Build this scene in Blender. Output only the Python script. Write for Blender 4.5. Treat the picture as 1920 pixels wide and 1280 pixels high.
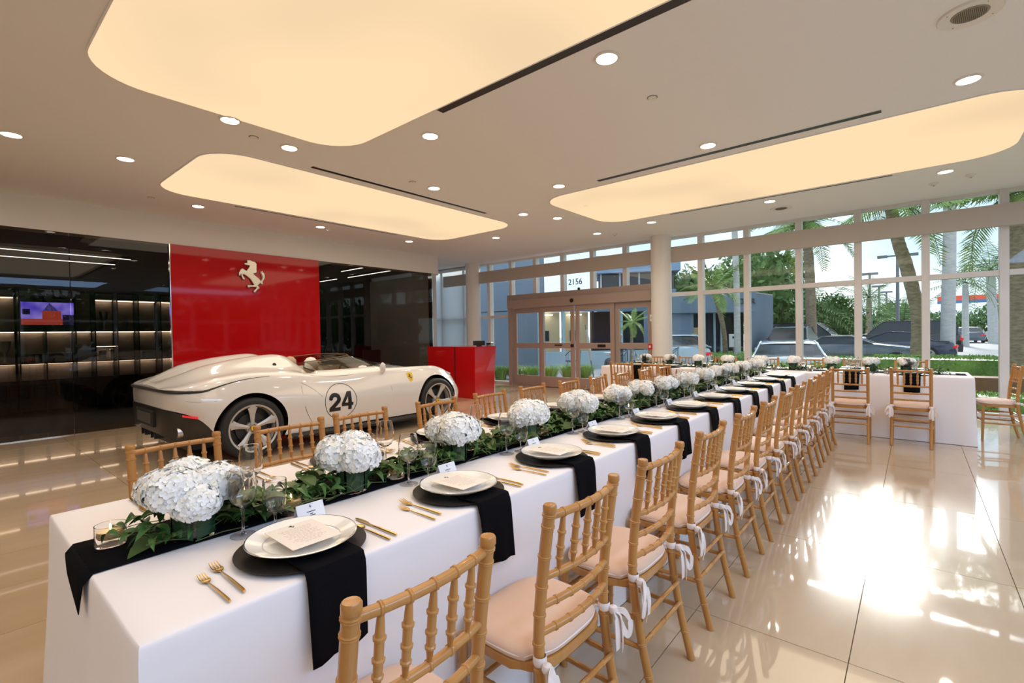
import bpy, bmesh, math, random
import numpy as np
from mathutils import Vector, Matrix, Euler
from mathutils.bvhtree import BVHTree
from mathutils.geometry import tessellate_polygon
for o in list(bpy.data.objects): bpy.data.objects.remove(o)
random.seed(7)
C = bpy.context.scene.collection
PI = math.pi
sc = bpy.context.scene
# ------------------------------------------------------------------ camera
cd = bpy.data.cameras.new('camera'); cam = bpy.data.objects.new('camera', cd); C.objects.link(cam)
cd.sensor_width = 36; cd.lens = 903.6/1920*36; cd.clip_start = .02; cd.clip_end = 500
F_ = Vector((0.76681, 0.64169, -0.01511)); R_ = Vector((0.64149, -0.76696, -0.01655)); U_ = Vector((0.02221, -0.0030, 0.99975))
M = Matrix((R_, U_, -F_)).transposed().to_4x4(); M.translation = Vector((0, 0, 1.33)); cam.matrix_world = M
sc.camera = cam
# ------------------------------------------------------------------ view / exposure
sc.view_settings.view_transform = 'Standard'; sc.view_settings.look = 'None'
sc.view_settings.gamma = 1; sc.view_settings.use_curve_mapping = False
sc.view_settings.exposure = 0.05
sc.cycles.max_bounces = 9; sc.cycles.transparent_max_bounces = 16; sc.cycles.transmission_bounces = 8
sc.cycles.diffuse_bounces = 4; sc.cycles.glossy_bounces = 4
sc.cycles.sample_clamp_indirect = 6; sc.cycles.caustics_reflective = False; sc.cycles.caustics_refractive = False
sc.cycles.use_denoising = True
# ------------------------------------------------------------------ sky
SKY = 1.30; SUNGLOW = 60.0
w = bpy.data.worlds.new('sky'); sc.world = w; w.use_nodes = True
nt = w.node_tree; nt.nodes.clear()
def N(nt, t, **k):
    n = nt.nodes.new(t)
    for a, v in k.items():
        if a.startswith('i_'): n.inputs[a[2:].replace('_', ' ')].default_value = v
        else: setattr(n, a, v)
    return n
tc = N(nt, 'ShaderNodeTexCoord'); sep = N(nt, 'ShaderNodeSeparateXYZ'); nt.links.new(tc.outputs['Generated'], sep.inputs[0])
ramp = N(nt, 'ShaderNodeValToRGB'); nt.links.new(sep.outputs['Z'], ramp.inputs[0])
e = ramp.color_ramp.elements; e[0].position = 0.0; e[0].color = (.72, .9, 1.0, 1); e[1].position = .55; e[1].color = (.42, .66, .98, 1)
noi = N(nt, 'ShaderNodeTexNoise'); noi.inputs['Scale'].default_value = 2.6; noi.inputs['Detail'].default_value = 6
mp = N(nt, 'ShaderNodeMapping'); mp.inputs['Scale'].default_value = (1, 1, 3.2); nt.links.new(tc.outputs['Generated'], mp.inputs[0]); nt.links.new(mp.outputs[0], noi.inputs['Vector'])
cr = N(nt, 'ShaderNodeValToRGB'); nt.links.new(noi.outputs['Fac'], cr.inputs[0]); cr.color_ramp.elements[0].position = .40; cr.color_ramp.elements[1].position = .60
mx = N(nt, 'ShaderNodeMixRGB'); nt.links.new(cr.outputs[0], mx.inputs[0]); nt.links.new(ramp.outputs[0], mx.inputs[1]); mx.inputs[2].default_value = (1.0, 1.03, 1.06, 1)
# hazy sun glow round the sun's own direction
SUN_AZ = math.radians(2.4); SUN_EL = math.radians(20.5)
sd = (math.cos(SUN_EL)*math.cos(SUN_AZ), math.cos(SUN_EL)*math.sin(SUN_AZ), math.sin(SUN_EL))
nrm = N(nt, 'ShaderNodeVectorMath', operation='NORMALIZE'); nt.links.new(tc.outputs['Generated'], nrm.inputs[0])
dot = N(nt, 'ShaderNodeVectorMath', operation='DOT_PRODUCT'); nt.links.new(nrm.outputs[0], dot.inputs[0]); dot.inputs[1].default_value = sd
mr = N(nt, 'ShaderNodeMapRange'); mr.inputs['From Min'].default_value = math.cos(math.radians(11)); mr.inputs['From Max'].default_value = 1.0; nt.links.new(dot.outputs['Value'], mr.inputs['Value'])
pw = N(nt, 'ShaderNodeMath', operation='POWER'); nt.links.new(mr.outputs[0], pw.inputs[0]); pw.inputs[1].default_value = 3.0
ml = N(nt, 'ShaderNodeMath', operation='MULTIPLY'); nt.links.new(pw.outputs[0], ml.inputs[0]); ml.inputs[1].default_value = SUNGLOW
cmb = N(nt, 'ShaderNodeMixRGB', blend_type='ADD'); cmb.inputs[0].default_value = 1.0
nt.links.new(mx.outputs[0], cmb.inputs[1]); nt.links.new(ml.outputs[0], cmb.inputs[2])
bg = N(nt, 'ShaderNodeBackground'); bg.inputs['Strength'].default_value = SKY; nt.links.new(cmb.outputs[0], bg.inputs['Color'])
ow = N(nt, 'ShaderNodeOutputWorld'); nt.links.new(bg.outputs[0], ow.inputs[0])
w.cycles.sampling_method = 'MANUAL'; w.cycles.sample_map_resolution = 1024
# ------------------------------------------------------------------ the room's lamps and added fill lamps
DOWN_E = 17.0; PANEL_E = 40.0
DOWN = [(0.5,6.55),(1.74,4.72),(1.36,6.55),(2.39,4.96),(3.17,3.66),(3.13,1.69),(5.32,-0.33),(5.3,1.68),(2.53,8.12),(4.31,4.92),(4.44,8.12),
        (6.36,8.07),(7.35,6.53),(5.38,3.64),(6.23,4.93),(6.84,4.67),(8.28,3.62),(8.23,1.7),(8.24,-0.3),(8.44,4.82)]
DOWN_BACK = [(3.1,-2.3),(5.3,-2.3),(8.2,-2.3),(-0.6,1.7),(-0.6,-.4),(-0.8,-2.6),(-2.8,1.7),(-2.8,-1.6),(-.9,4.9),(-3,4.9),(1.0,-2.8),(3.2,-4.4),(-.8,-4.6),(-1.2,6.55),(-1.4,8.12),(.2,8.12)]  # unseen continuation of the grid; last three added to brighten the left bulkhead
for i, (x, y) in enumerate(DOWN+DOWN_BACK):
    l = bpy.data.lights.new('downlight_lamp', 'SPOT'); l.energy = DOWN_E; l.spot_size = math.radians(140); l.spot_blend = .9; l.shadow_soft_size = .07
    l.color = (1, .88, .74)
    o = bpy.data.objects.new('downlight_lamp', l); o.location = (x, y, 3.27); C.objects.link(o)
PANELS = [('A', .70, 2.83, -1.2, 4.66), ('B', 1.85, 6.80, 5.52, 7.62), ('C', 5.76, 7.86, -.85, 4.26)]
for n_, x0, x1, y0, y1 in PANELS+[('D', -3.6, -1.2, -1.2, 4.6), ('E', -4.4, .2, 5.52, 7.88)]:  # D and E: unseen lamps without panels; E added to brighten the left
    l = bpy.data.lights.new('panel_lamp', 'AREA'); l.shape = 'RECTANGLE'; l.size = x1-x0-.3; l.size_y = y1-y0-.3; l.energy = PANEL_E; l.color = (1, .85, .67)
    o = bpy.data.objects.new('panel_lamp', l); o.location = ((x0+x1)/2, (y0+y1)/2, 3.25); C.objects.link(o)
# added cool fill lamps, out of view, turning the cloth's near side bluish
for (x, y, L, L2, e) in ((1.2, -3.2, 5.0, 2.2, 270), (7.0, -3.6, 3.6, 2.0, 90)):
    l = bpy.data.lights.new('cool_fill_lamp', 'AREA'); l.shape = 'RECTANGLE'; l.size = L; l.size_y = L2; l.energy = e; l.color = (.36, .60, 1.0)
    o = bpy.data.objects.new('cool_fill_lamp', l); o.location = (x, y, 3.25); C.objects.link(o)
# the sun, low and hazy beyond the glass
sl_ = bpy.data.lights.new('sun', 'SUN'); sl_.energy = 3.0; sl_.angle = math.radians(5); sl_.color = (1, .95, .86)
so_ = bpy.data.objects.new('sun', sl_); C.objects.link(so_); so_.rotation_euler = Vector(sd).to_track_quat('Z', 'Y').to_euler()

# ------------------------------------------------------------------ materials
MATS = {}
def mat(name, col=(.8,.8,.8), rough=.5, metal=0, spec=.5, coat=0, trans=0, ior=1.45, emit=None, es=1, noise=None, alpha=1, sheen=0, bump=None):
    if name in MATS: return MATS[name]
    m = bpy.data.materials.new(name); m.use_nodes = True; nt = m.node_tree; b = nt.nodes['Principled BSDF']
    b.inputs['Base Color'].default_value = (*col, 1); b.inputs['Roughness'].default_value = rough; b.inputs['Metallic'].default_value = metal
    b.inputs['Specular IOR Level'].default_value = spec; b.inputs['Coat Weight'].default_value = coat; b.inputs['Coat Roughness'].default_value = .03
    b.inputs['Transmission Weight'].default_value = trans; b.inputs['IOR'].default_value = ior; b.inputs['Alpha'].default_value = alpha
    b.inputs['Sheen Weight'].default_value = sheen
    if emit: b.inputs['Emission Color'].default_value = (*emit, 1); b.inputs['Emission Strength'].default_value = es
    if noise or bump:
        tcn = nt.nodes.new('ShaderNodeTexCoord')
    if noise:
        sca, col2, stretch = noise[0], noise[1], (noise[2] if len(noise) > 2 else (1,1,1))
        mpn = nt.nodes.new('ShaderNodeMapping'); mpn.inputs['Scale'].default_value = stretch
        nn = nt.nodes.new('ShaderNodeTexNoise'); nn.inputs['Scale'].default_value = sca; nn.inputs['Detail'].default_value = 5
        rr = nt.nodes.new('ShaderNodeValToRGB'); rr.color_ramp.elements[0].position = .35; rr.color_ramp.elements[1].position = .65
        rr.color_ramp.elements[0].color = (*col, 1); rr.color_ramp.elements[1].color = (*col2, 1)
        nt.links.new(tcn.outputs['Object'], mpn.inputs[0]); nt.links.new(mpn.outputs[0], nn.inputs['Vector']); nt.links.new(nn.outputs['Fac'], rr.inputs[0]); nt.links.new(rr.outputs[0], b.inputs['Base Color'])
    if bump:
        n2 = nt.nodes.new('ShaderNodeTexNoise'); n2.inputs['Scale'].default_value = bump[0]; n2.inputs['Detail'].default_value = 4
        bp = nt.nodes.new('ShaderNodeBump'); bp.inputs['Strength'].default_value = bump[1]; bp.inputs['Distance'].default_value = .01
        nt.links.new(tcn.outputs['Object'], n2.inputs['Vector']); nt.links.new(n2.outputs['Fac'], bp.inputs['Height']); nt.links.new(bp.outputs[0], b.inputs['Normal'])
    MATS[name] = m; return m
def pane_mat(name, tint, gloss=1.0, ior=1.5):
    m = bpy.data.materials.new(name); m.use_nodes = True; nt = m.node_tree; nt.nodes.clear()
    t = N(nt, 'ShaderNodeBsdfTransparent'); t.inputs[0].default_value = (*tint, 1)
    g = N(nt, 'ShaderNodeBsdfGlossy'); g.inputs['Roughness'].default_value = .0; g.inputs[0].default_value = (gloss, gloss, gloss, 1)
    fr = N(nt, 'ShaderNodeFresnel'); fr.inputs[0].default_value = ior
    geo = N(nt, 'ShaderNodeNewGeometry')   # back faces of the slab let light straight through
    mu = N(nt, 'ShaderNodeMath', operation='SUBTRACT'); mu.inputs[0].default_value = 1.0; nt.links.new(geo.outputs['Backfacing'], mu.inputs[1])
    m2 = N(nt, 'ShaderNodeMath', operation='MULTIPLY'); nt.links.new(fr.outputs[0], m2.inputs[0]); nt.links.new(mu.outputs[0], m2.inputs[1])
    mix = N(nt, 'ShaderNodeMixShader'); nt.links.new(m2.outputs[0], mix.inputs[0]); nt.links.new(t.outputs[0], mix.inputs[1]); nt.links.new(g.outputs[0], mix.inputs[2])
    out = N(nt, 'ShaderNodeOutputMaterial'); nt.links.new(mix.outputs[0], out.inputs[0]); MATS[name] = m; return m
def emis(name, col, s):
    m = bpy.data.materials.new(name); m.use_nodes = True; nt = m.node_tree; nt.nodes.clear()
    e = N(nt, 'ShaderNodeEmission'); e.inputs[0].default_value = (*col, 1); e.inputs[1].default_value = s
    out = N(nt, 'ShaderNodeOutputMaterial'); nt.links.new(e.outputs[0], out.inputs[0]); MATS[name] = m; return m
m_ceil = mat('ceiling_paint', (.84,.85,.865), .9, spec=.1)
m_wall = mat('wall_paint', (.80,.785,.76), .85, spec=.15)
m_alu = mat('painted_aluminium', (.69,.655,.64), .45, noise=(3,(.73,.70,.68)))
m_beam = mat('beam_paint', (.50,.45,.40), .7)
m_door = mat('door_bronze', (.43,.34,.295), .42, metal=.25)
m_tile = mat('porcelain_tile', (.46,.335,.215), .035, spec=.75, coat=.45, noise=(1.6,(.50,.375,.25),(1,3,1)))
m_tile.node_tree.nodes['Principled BSDF'].inputs['Coat Roughness'].default_value = .16
m_grout = mat('grout', (.30,.25,.20), .8)
m_clear = pane_mat('clear_glass', (.965,.987,.987), .8)
m_smoke = pane_mat('smoked_glass', (.62,.60,.58), .55, 1.5)
m_tint = pane_mat('tinted_screen', (.62,.58,.52), .8)
m_red = mat('red_gloss', (.42,.003,.006), .05, spec=.30)
m_reddesk = mat('red_lacquer', (.47,.006,.008), .22, spec=.5, coat=.3)
m_chrome = mat('chrome', (.8,.8,.8), .12, metal=1)
m_steel = mat('brushed_metal', (.55,.55,.56), .3, metal=1)
m_silver = mat('cast_silver', (.62,.56,.48), .34, metal=1, bump=(60,.2))
m_black = mat('black_plastic', (.012,.012,.013), .35)
m_soft = mat('black_rubber', (.014,.014,.015), .62)
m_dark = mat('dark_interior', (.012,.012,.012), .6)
m_shelf = mat('shelf_walnut', (.40,.34,.29), .7, noise=(6,(.34,.29,.25),(1,8,1)))
m_white = mat('white_plastic', (.78,.76,.72), .45)
m_cloth = mat('white_linen', (.85,.81,.825), .85, spec=.15, sheen=.15, bump=(900,.05))
m_blackcloth = mat('black_linen', (.0055,.0052,.0065), .9, spec=.06, sheen=0, bump=(700,.12))
m_gold = mat('brushed_gold', (.78,.50,.17), .24, metal=1)
m_charger = mat('black_charger', (.014,.010,.008), .45, spec=.3, noise=(9,(.022,.015,.012),(1,12,1)))
m_china = mat('white_china', (.83,.81,.76), .12, spec=.55, coat=.3)
m_rim = mat('plate_line', (.45,.45,.46), .3)
m_card = mat('ivory_card', (.84,.77,.70), .75)
m_cardw = mat('white_card', (.86,.86,.90), .75)
m_ink = mat('ink', (.03,.03,.04), .8); m_inkfaint = mat('faint_ink', (.60,.50,.45), .8)
m_glassw = mat('wine_glass_crystal', (1,1,1), 0, trans=1, ior=1.45)
m_wax = mat('ivory_wax', (.86,.74,.52), .5, emit=(1,.55,.2), es=.12)
m_flame = emis('flame', (1,.6,.2), 14)
m_wood = mat('golden_beech', (.50,.235,.062), .30, spec=.5, coat=.3, noise=(14,(.43,.19,.045),(1,1,.15)))
m_ring = mat('node_ring', (.60,.34,.13), .33, spec=.5, coat=.2)
m_cush = mat('blush_cushion', (.72,.49,.36), .75, sheen=.1, bump=(300,.05))
m_satin = mat('satin_ribbon', (.80,.70,.66), .35, spec=.6)
m_petal = mat('white_petal', (.92,.91,.87), .65, noise=(22,(.95,.94,.92)), spec=.2)
m_petalc = mat('cream_petal', (.90,.87,.72), .65, spec=.2)
m_leaf = mat('ruscus_leaf', (.035,.10,.02), .32, spec=.5, noise=(30,(.06,.15,.03)))
m_leaf2 = mat('salal_leaf', (.075,.12,.03), .38, spec=.5, noise=(20,(.10,.15,.04)))
m_wrap = mat('leaf_wrap', (.018,.05,.022), .22, spec=.5, noise=(40,(.03,.075,.03),(1,1,14)))
m_stem = mat('stem', (.07,.11,.03), .5)
m_paint = mat('pearl_white_paint', (.70,.675,.655), .16, spec=.5, coat=.8)
m_tyre = mat('tyre_rubber', (.016,.015,.015), .6)
m_rimm = mat('alloy_silver', (.50,.485,.465), .32, metal=.35)
m_tan = mat('tan_leather', (.50,.34,.21), .5)
m_grey = mat('grey_leather', (.50,.48,.45), .5)
m_yellow = mat('badge_yellow', (.80,.52,.03), .35)
m_redlens = mat('red_lens', (.5,.01,.02), .15, emit=(1,.05,.05), es=.35)
m_trunk = mat('palm_bark', (.22,.16,.11), .9, noise=(7,(.36,.29,.20),(1,1,3)), bump=(20,.35))
m_trunkg = mat('smooth_palm_bark', (.50,.50,.50), .8, noise=(4,(.62,.61,.60),(1,1,4)))
m_frond = mat('palm_frond', (.15,.28,.05), .5, noise=(2,(.30,.42,.09)))
m_frondf = mat('far_palm_frond', (.14,.25,.08), .6, noise=(1,(.22,.34,.11)))
m_bush = mat('hedge_leaf', (.12,.26,.04), .55, noise=(3,(.26,.42,.08)))
m_bushd = mat('tree_leaf', (.07,.16,.04), .6, noise=(1.5,(.16,.28,.07)))
m_asph = mat('asphalt', (.36,.35,.345), .9, noise=(2,(.42,.41,.40)))
m_conc = mat('concrete_path', (.52,.51,.50), .85, noise=(2,(.58,.57,.55)))
m_lawn = mat('lawn', (.12,.22,.05), .9, noise=(6,(.20,.30,.07)))
m_soil = mat('planting_soil', (.13,.06,.035), .9, noise=(6,(.20,.09,.05)))
m_slate = mat('slate_blue_render', (.20,.27,.36), .85, noise=(.6,(.22,.29,.38)))
m_slatel = mat('pale_blue_render', (.40,.54,.60), .85)
m_bldw = mat('pale_render', (.58,.62,.66), .85)
m_winlit = mat('lit_beige_room', (.40,.34,.22), .8, emit=(1,.78,.42), es=.10)
m_windark = mat('dark_window', (.03,.035,.04), .1, spec=.7)
m_lotpole = mat('grey_pole', (.20,.22,.24), .5)

# ------------------------------------------------------------------ geometry helpers
class MB:
    def __init__(s): s.v = []; s.f = []; s.m = []; s.sm = []
    def add(s, vs, fs, mi=0, smooth=False):
        b = len(s.v); s.v.extend([tuple(v) for v in vs]); s.f.extend([tuple(i+b for i in f) for f in fs]); s.m.extend([mi]*len(fs)); s.sm.extend([smooth]*len(fs)); return s
    def box(s, x0, x1, y0, y1, z0, z1, mi=0):
        return s.add([(x0,y0,z0),(x1,y0,z0),(x1,y1,z0),(x0,y1,z0),(x0,y0,z1),(x1,y0,z1),(x1,y1,z1),(x0,y1,z1)],
                     [(0,3,2,1),(4,5,6,7),(0,1,5,4),(1,2,6,5),(2,3,7,6),(3,0,4,7)], mi)
    def prism(s, pts, z0, z1, mi=0):
        n = len(pts); vs = [(x,y,z0) for x,y in pts]+[(x,y,z1) for x,y in pts]
        return s.add(vs, [tuple(range(n))[::-1], tuple(range(n,2*n))]+[(i,(i+1)%n,n+(i+1)%n,n+i) for i in range(n)], mi)
    def lathe(s, prof, n=16, c=(0,0,0), mi=0, smooth=True, closed=False, axis='Z', cap=True):
        vs = []; fs = []
        for r, z in prof:
            for k in range(n):
                a = 2*PI*k/n
                if axis == 'Z': vs.append((c[0]+r*math.cos(a), c[1]+r*math.sin(a), c[2]+z))
                elif axis == 'Y': vs.append((c[0]+r*math.cos(a), c[1]+z, c[2]+r*math.sin(a)))
                else: vs.append((c[0]+z, c[1]+r*math.cos(a), c[2]+r*math.sin(a)))
        L = len(prof); rng = range(L if closed else L-1)
        for i in rng:
            j = (i+1) % L
            for k in range(n):
                q = (i*n+k, i*n+(k+1)%n, j*n+(k+1)%n, j*n+k)
                fs.append(q if axis != 'Y' else q[::-1])
        if not closed and cap:
            for i in (0, L-1):
                if prof[i][0] > 1e-5:
                    f = tuple(i*n+k for k in range(n)); 
                    if (i == 0) != (axis == 'Y'): f = f[::-1]
                    fs.append(f)
        return s.add(vs, fs, mi, smooth)
    def tube(s, pts, rad, n=8, mi=0, smooth=True, cap=True):
        pts = [Vector(p) for p in pts]; L = len(pts)
        if not hasattr(rad, '__len__'): rad = [rad]*L
        t0 = (pts[1]-pts[0]).normalized(); up = Vector((0,0,1)) if abs(t0.z) < .9 else Vector((1,0,0))
        vs = []; fs = []
        for i, p in enumerate(pts):
            t = (pts[min(i+1,L-1)]-pts[max(i-1,0)]); t = t.normalized() if t.length > 1e-9 else t0
            a = up.cross(t); a = a.normalized() if a.length > 1e-6 else Vector((1,0,0)); b = t.cross(a)
            for k in range(n):
                q = 2*PI*k/n; vs.append(p+a*rad[i]*math.cos(q)+b*rad[i]*math.sin(q))
        for i in range(L-1):
            for k in range(n): fs.append((i*n+k, i*n+(k+1)%n, (i+1)*n+(k+1)%n, (i+1)*n+k))
        if cap: fs += [tuple(range(n))[::-1], tuple((L-1)*n+k for k in range(n))]
        return s.add(vs, fs, mi, smooth)
    def grid(s, fn, nu, nv, mi=0, smooth=True, flip=False):
        vs = [fn(i/nu, j/nv) for i in range(nu+1) for j in range(nv+1)]; W = nv+1
        fs = [(i*W+j, (i+1)*W+j, (i+1)*W+j+1, i*W+j+1) for i in range(nu) for j in range(nv)]
        if flip: fs = [f[::-1] for f in fs]
        return s.add(vs, fs, mi, smooth)
    def mesh(s, name, mats):
        me = bpy.data.meshes.new(name); me.from_pydata([tuple(v) for v in s.v], [], s.f)
        for m in (mats if isinstance(mats, (list, tuple)) else [mats]): me.materials.append(m)
        me.polygons.foreach_set('material_index', s.m); me.polygons.foreach_set('use_smooth', s.sm); me.update()
        if any(s.sm): me.set_sharp_from_angle(angle=math.radians(42))
        return me
    def build(s, name, mats, parent=None, loc=(0,0,0), rz=0, bevel=0):
        o = bpy.data.objects.new(name, s.mesh(name, mats)); C.objects.link(o); o.location = loc; o.rotation_euler = (0,0,rz)
        if parent: o.parent = parent
        if bevel:
            b = o.modifiers.new('bevel', 'BEVEL'); b.width = bevel; b.segments = 2; b.limit_method = 'ANGLE'
        return o
def link(name, me, parent=None, loc=(0,0,0), rot=(0,0,0), sc_=(1,1,1)):
    o = bpy.data.objects.new(name, me); C.objects.link(o); o.location = loc; o.rotation_euler = rot; o.scale = sc_
    if parent: o.parent = parent
    return o
def tag(o, label, cat, group=None, kind=None):
    if label: o['label'] = label
    if cat: o['category'] = cat
    if group: o['group'] = group
    if kind: o['kind'] = kind
    return o
def empty(name, loc=(0,0,0), rz=0, label=None, cat=None, group=None, kind=None):
    o = bpy.data.objects.new(name, None); C.objects.link(o); o.location = loc; o.rotation_euler = (0,0,rz); o.empty_display_size = .1
    return tag(o, label, cat, group, kind)
def struct(o): o['kind'] = 'structure'; return o
def copy_tree(o, parent=None):
    c = o.copy(); C.objects.link(c)
    if parent: c.parent = parent
    for ch in o.children: copy_tree(ch, c)
    return c
ORD = ['nearest', 'second', 'third', 'fourth', 'fifth', 'sixth', 'seventh', 'eighth', 'ninth', 'tenth', 'eleventh', 'twelfth', 'thirteenth', 'fourteenth', 'fifteenth']
def catmull(P, per=6):
    P = [Vector(p) for p in P]; out = []
    for i in range(len(P)-1):
        a, b, c, d = P[max(i-1,0)], P[i], P[i+1], P[min(i+2,len(P)-1)]
        for k in range(per):
            t = k/per; out.append(.5*((2*b)+(c-a)*t+(2*a-5*b+4*c-d)*t*t+(3*b-a-3*c+d)*t**3))
    out.append(P[-1]); return out

# ================================================================== THE ROOM
XG = 9.91; YW = 9.2; ZC = 3.3; XB = -6.0; YR = -6.0
# floor: base bed, tiles laid one by one where the photo shows them
fl = MB().box(XB-.2, XG+.1, YR-.2, 12.2, -.12, -.010).build('floor', m_grout); struct(fl)
tm = MB(); g = .0018
def tile_pts(): return None
tb = MB().box(g, 1.2-g, g, .598-g, -.012, 0).mesh('tile', m_tile)
rest = MB()
X0 = 2.3-1.2*7; Y0 = .208-.598*11
nx = int((XG-X0)/1.2)+1
for i in range(nx):
    for j in range(32):
        x = X0+1.2*i; y = Y0+.598*j
        x1 = min(x+1.2, XG); y1 = y+.598
        if y1 > 11.9 or x < XB-.2: continue
        if y > YW and x < 7.0: continue
        vis = x1 > .1 and y1 > -.95 and x1*.0 == 0 and (y < 1.25*x+4.2) and (y > x*-.12-.55) and y < 9.3
        if vis and x1 == x+1.2: link('tile', tb, fl, (x, y, 0))
        else: rest.box(x+g, x1-g, y+g, y1-g, -.012, 0)
ro = rest.build('tile_field', m_tile, fl); ro['kind'] = 'stuff'
# ceiling
struct(MB().box(XB-.2, XG+.05, YR-.2, 12.2, ZC, ZC+.15).build('ceiling', m_ceil))
# slightly curved drop behind the beam is part of the ceiling edge
# solid walls
struct(MB().box(XB-.2, XB, YR-.2, 12.2, 0, ZC).build('wall_back', m_wall))
b = MB().box(XB, 8.02, YW, YW+.28, 2.87, ZC)
n = 10   # rounded end of the bulkhead
pts = [(8.02, YW)]+[(8.02+.28*math.sin(a*PI/2/n), YW+.28-.28*math.cos(a*PI/2/n)) for a in range(1, n+1)]+[(8.02, YW+.28)]
b.prism(pts, 2.87, ZC)
struct(b.build('wall_left', m_wall))
struct(MB().box(7.98, XG, 11.9, 12.1, 0, ZC).build('wall_alcove', m_wall))
m_blind = bpy.data.materials.new('translucent_blind'); m_blind.use_nodes = True; nt = m_blind.node_tree; nt.nodes.clear()
_d = N(nt,'ShaderNodeBsdfDiffuse'); _d.inputs[0].default_value = (.8,.8,.8,1); _t = N(nt,'ShaderNodeBsdfTranslucent'); _t.inputs[0].default_value = (.95,.97,.98,1)
_m = N(nt,'ShaderNodeMixShader'); _m.inputs[0].default_value = .8; _o = N(nt,'ShaderNodeOutputMaterial'); nt.links.new(_d.outputs[0],_m.inputs[1]); nt.links.new(_t.outputs[0],_m.inputs[2]); nt.links.new(_m.outputs[0],_o.inputs[0])
t_ = empty('roller_blind', (XG-.10, 10.9, 0), 0, 'pale translucent blind over the glazing behind the left round column', 'blind')
MB().box(0,.002,-1.05,.98,.05,3.2).build('fabric', m_blind, t_); MB().box(-.03,.03,-1.05,.98,3.2,3.27).build('headrail', m_white, t_); MB().box(-.012,.012,-1.05,.98,.03,.055).build('bottom_bar', m_white, t_)
struct(MB().box(7.96, 8.02, YW+.14, 11.9, 0, 2.87).build('wall_partition', m_wall))
# columns
for (x, y, r, lab) in ((9.66, 4.03, .205, 'white round column right of the sliding doors'), (9.66, 9.47, .205, 'white round column behind the red desk')):
    o = MB().lathe([(r,0),(r,ZC)], 40).build('column', m_wall, None, (x, y, 0)); tag(o, lab, 'column', None, 'structure')
o = MB().lathe([(.34,0),(.34,ZC)], 40).build('column', m_wall, None, (8.85, 10.6, 0)); tag(o, 'wide pale column in the alcove past the dark glass', 'column', None, 'structure')
# curtain wall -------------------------------------------------------
def glass_bay(idx, y0, y1, zr, mz=(2.06, 2.14), along='Y', pos=XG, zb=.04):
    """one bay between two mullions: its own frame bars and panes. zr = start height"""
    t = empty('window_%d' % idx, kind='structure')
    def bx(a0, a1, z0, z1, d0, d1):
        if along == 'Y': return MB().box(pos+d0, pos+d1, a0, a1, z0, z1)
        return MB().box(a0, a1, pos-d1, pos-d0, z0, z1)
    bx(y0-.05, y0+.05, zr, ZC, -.06, .09).build('mullion', m_alu, t, bevel=.004)
    bars = [(zr, zr+.06)]+([mz] if mz else [])+[(ZC-.05, ZC)]
    for z0, z1 in bars: bx(y0+.05, y1-.05, z0, z1, -.05, .07).build('transom', m_alu, t)
    for k in range(len(bars)-1):
        bx(y0+.05, y1-.05, bars[k][1], bars[k+1][0], .0, .012).build('pane', m_clear, t)
    return t
wi = 1
for k in range(6):      # right of the column
    y0 = -.985+.8575*k; glass_bay(wi, y0, y0+.8575 if k < 5 else 4.1, .0); wi += 1
for k in range(5):
    y0 = -.985-.8575*(k+1); glass_bay(wi, y0, y0+.8575, 0); wi += 1
for y0, y1 in ((4.1, 4.95), (4.95, 5.79), (5.79, 6.62), (6.62, 7.46), (7.46, 8.27)):   # above the doors
    glass_bay(wi, y0, y1, 2.21, None); wi += 1
for y0, y1 in ((8.27, 9.06), (9.06, 10.0), (10.0, 10.95), (10.95, 11.9)):
    glass_bay(wi, y0, y1, 0, (1.78, 1.85)); wi += 1
# glazed side wall behind the photographer's right shoulder: real daylight and reflections
for k in range(12):
    x0 = XB+.05+k*1.32; glass_bay(wi, x0, x0+1.32, 0, (2.06, 2.14), 'X', YR); wi += 1
# long beam across the glazing
o = MB().box(9.70, 9.80, -6, 4.0, 2.75, 3.06).box(9.70, 9.80, 4.06, 9.44, 2.75, 3.06).box(9.70,9.80,9.5,10.75,2.75,3.06).build('trim_1', m_beam, bevel=.004); struct(o)
struct(MB().box(9.80, 9.86, 4.2, 8.35, 2.21, 2.36).build('trim_2', m_door))
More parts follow.
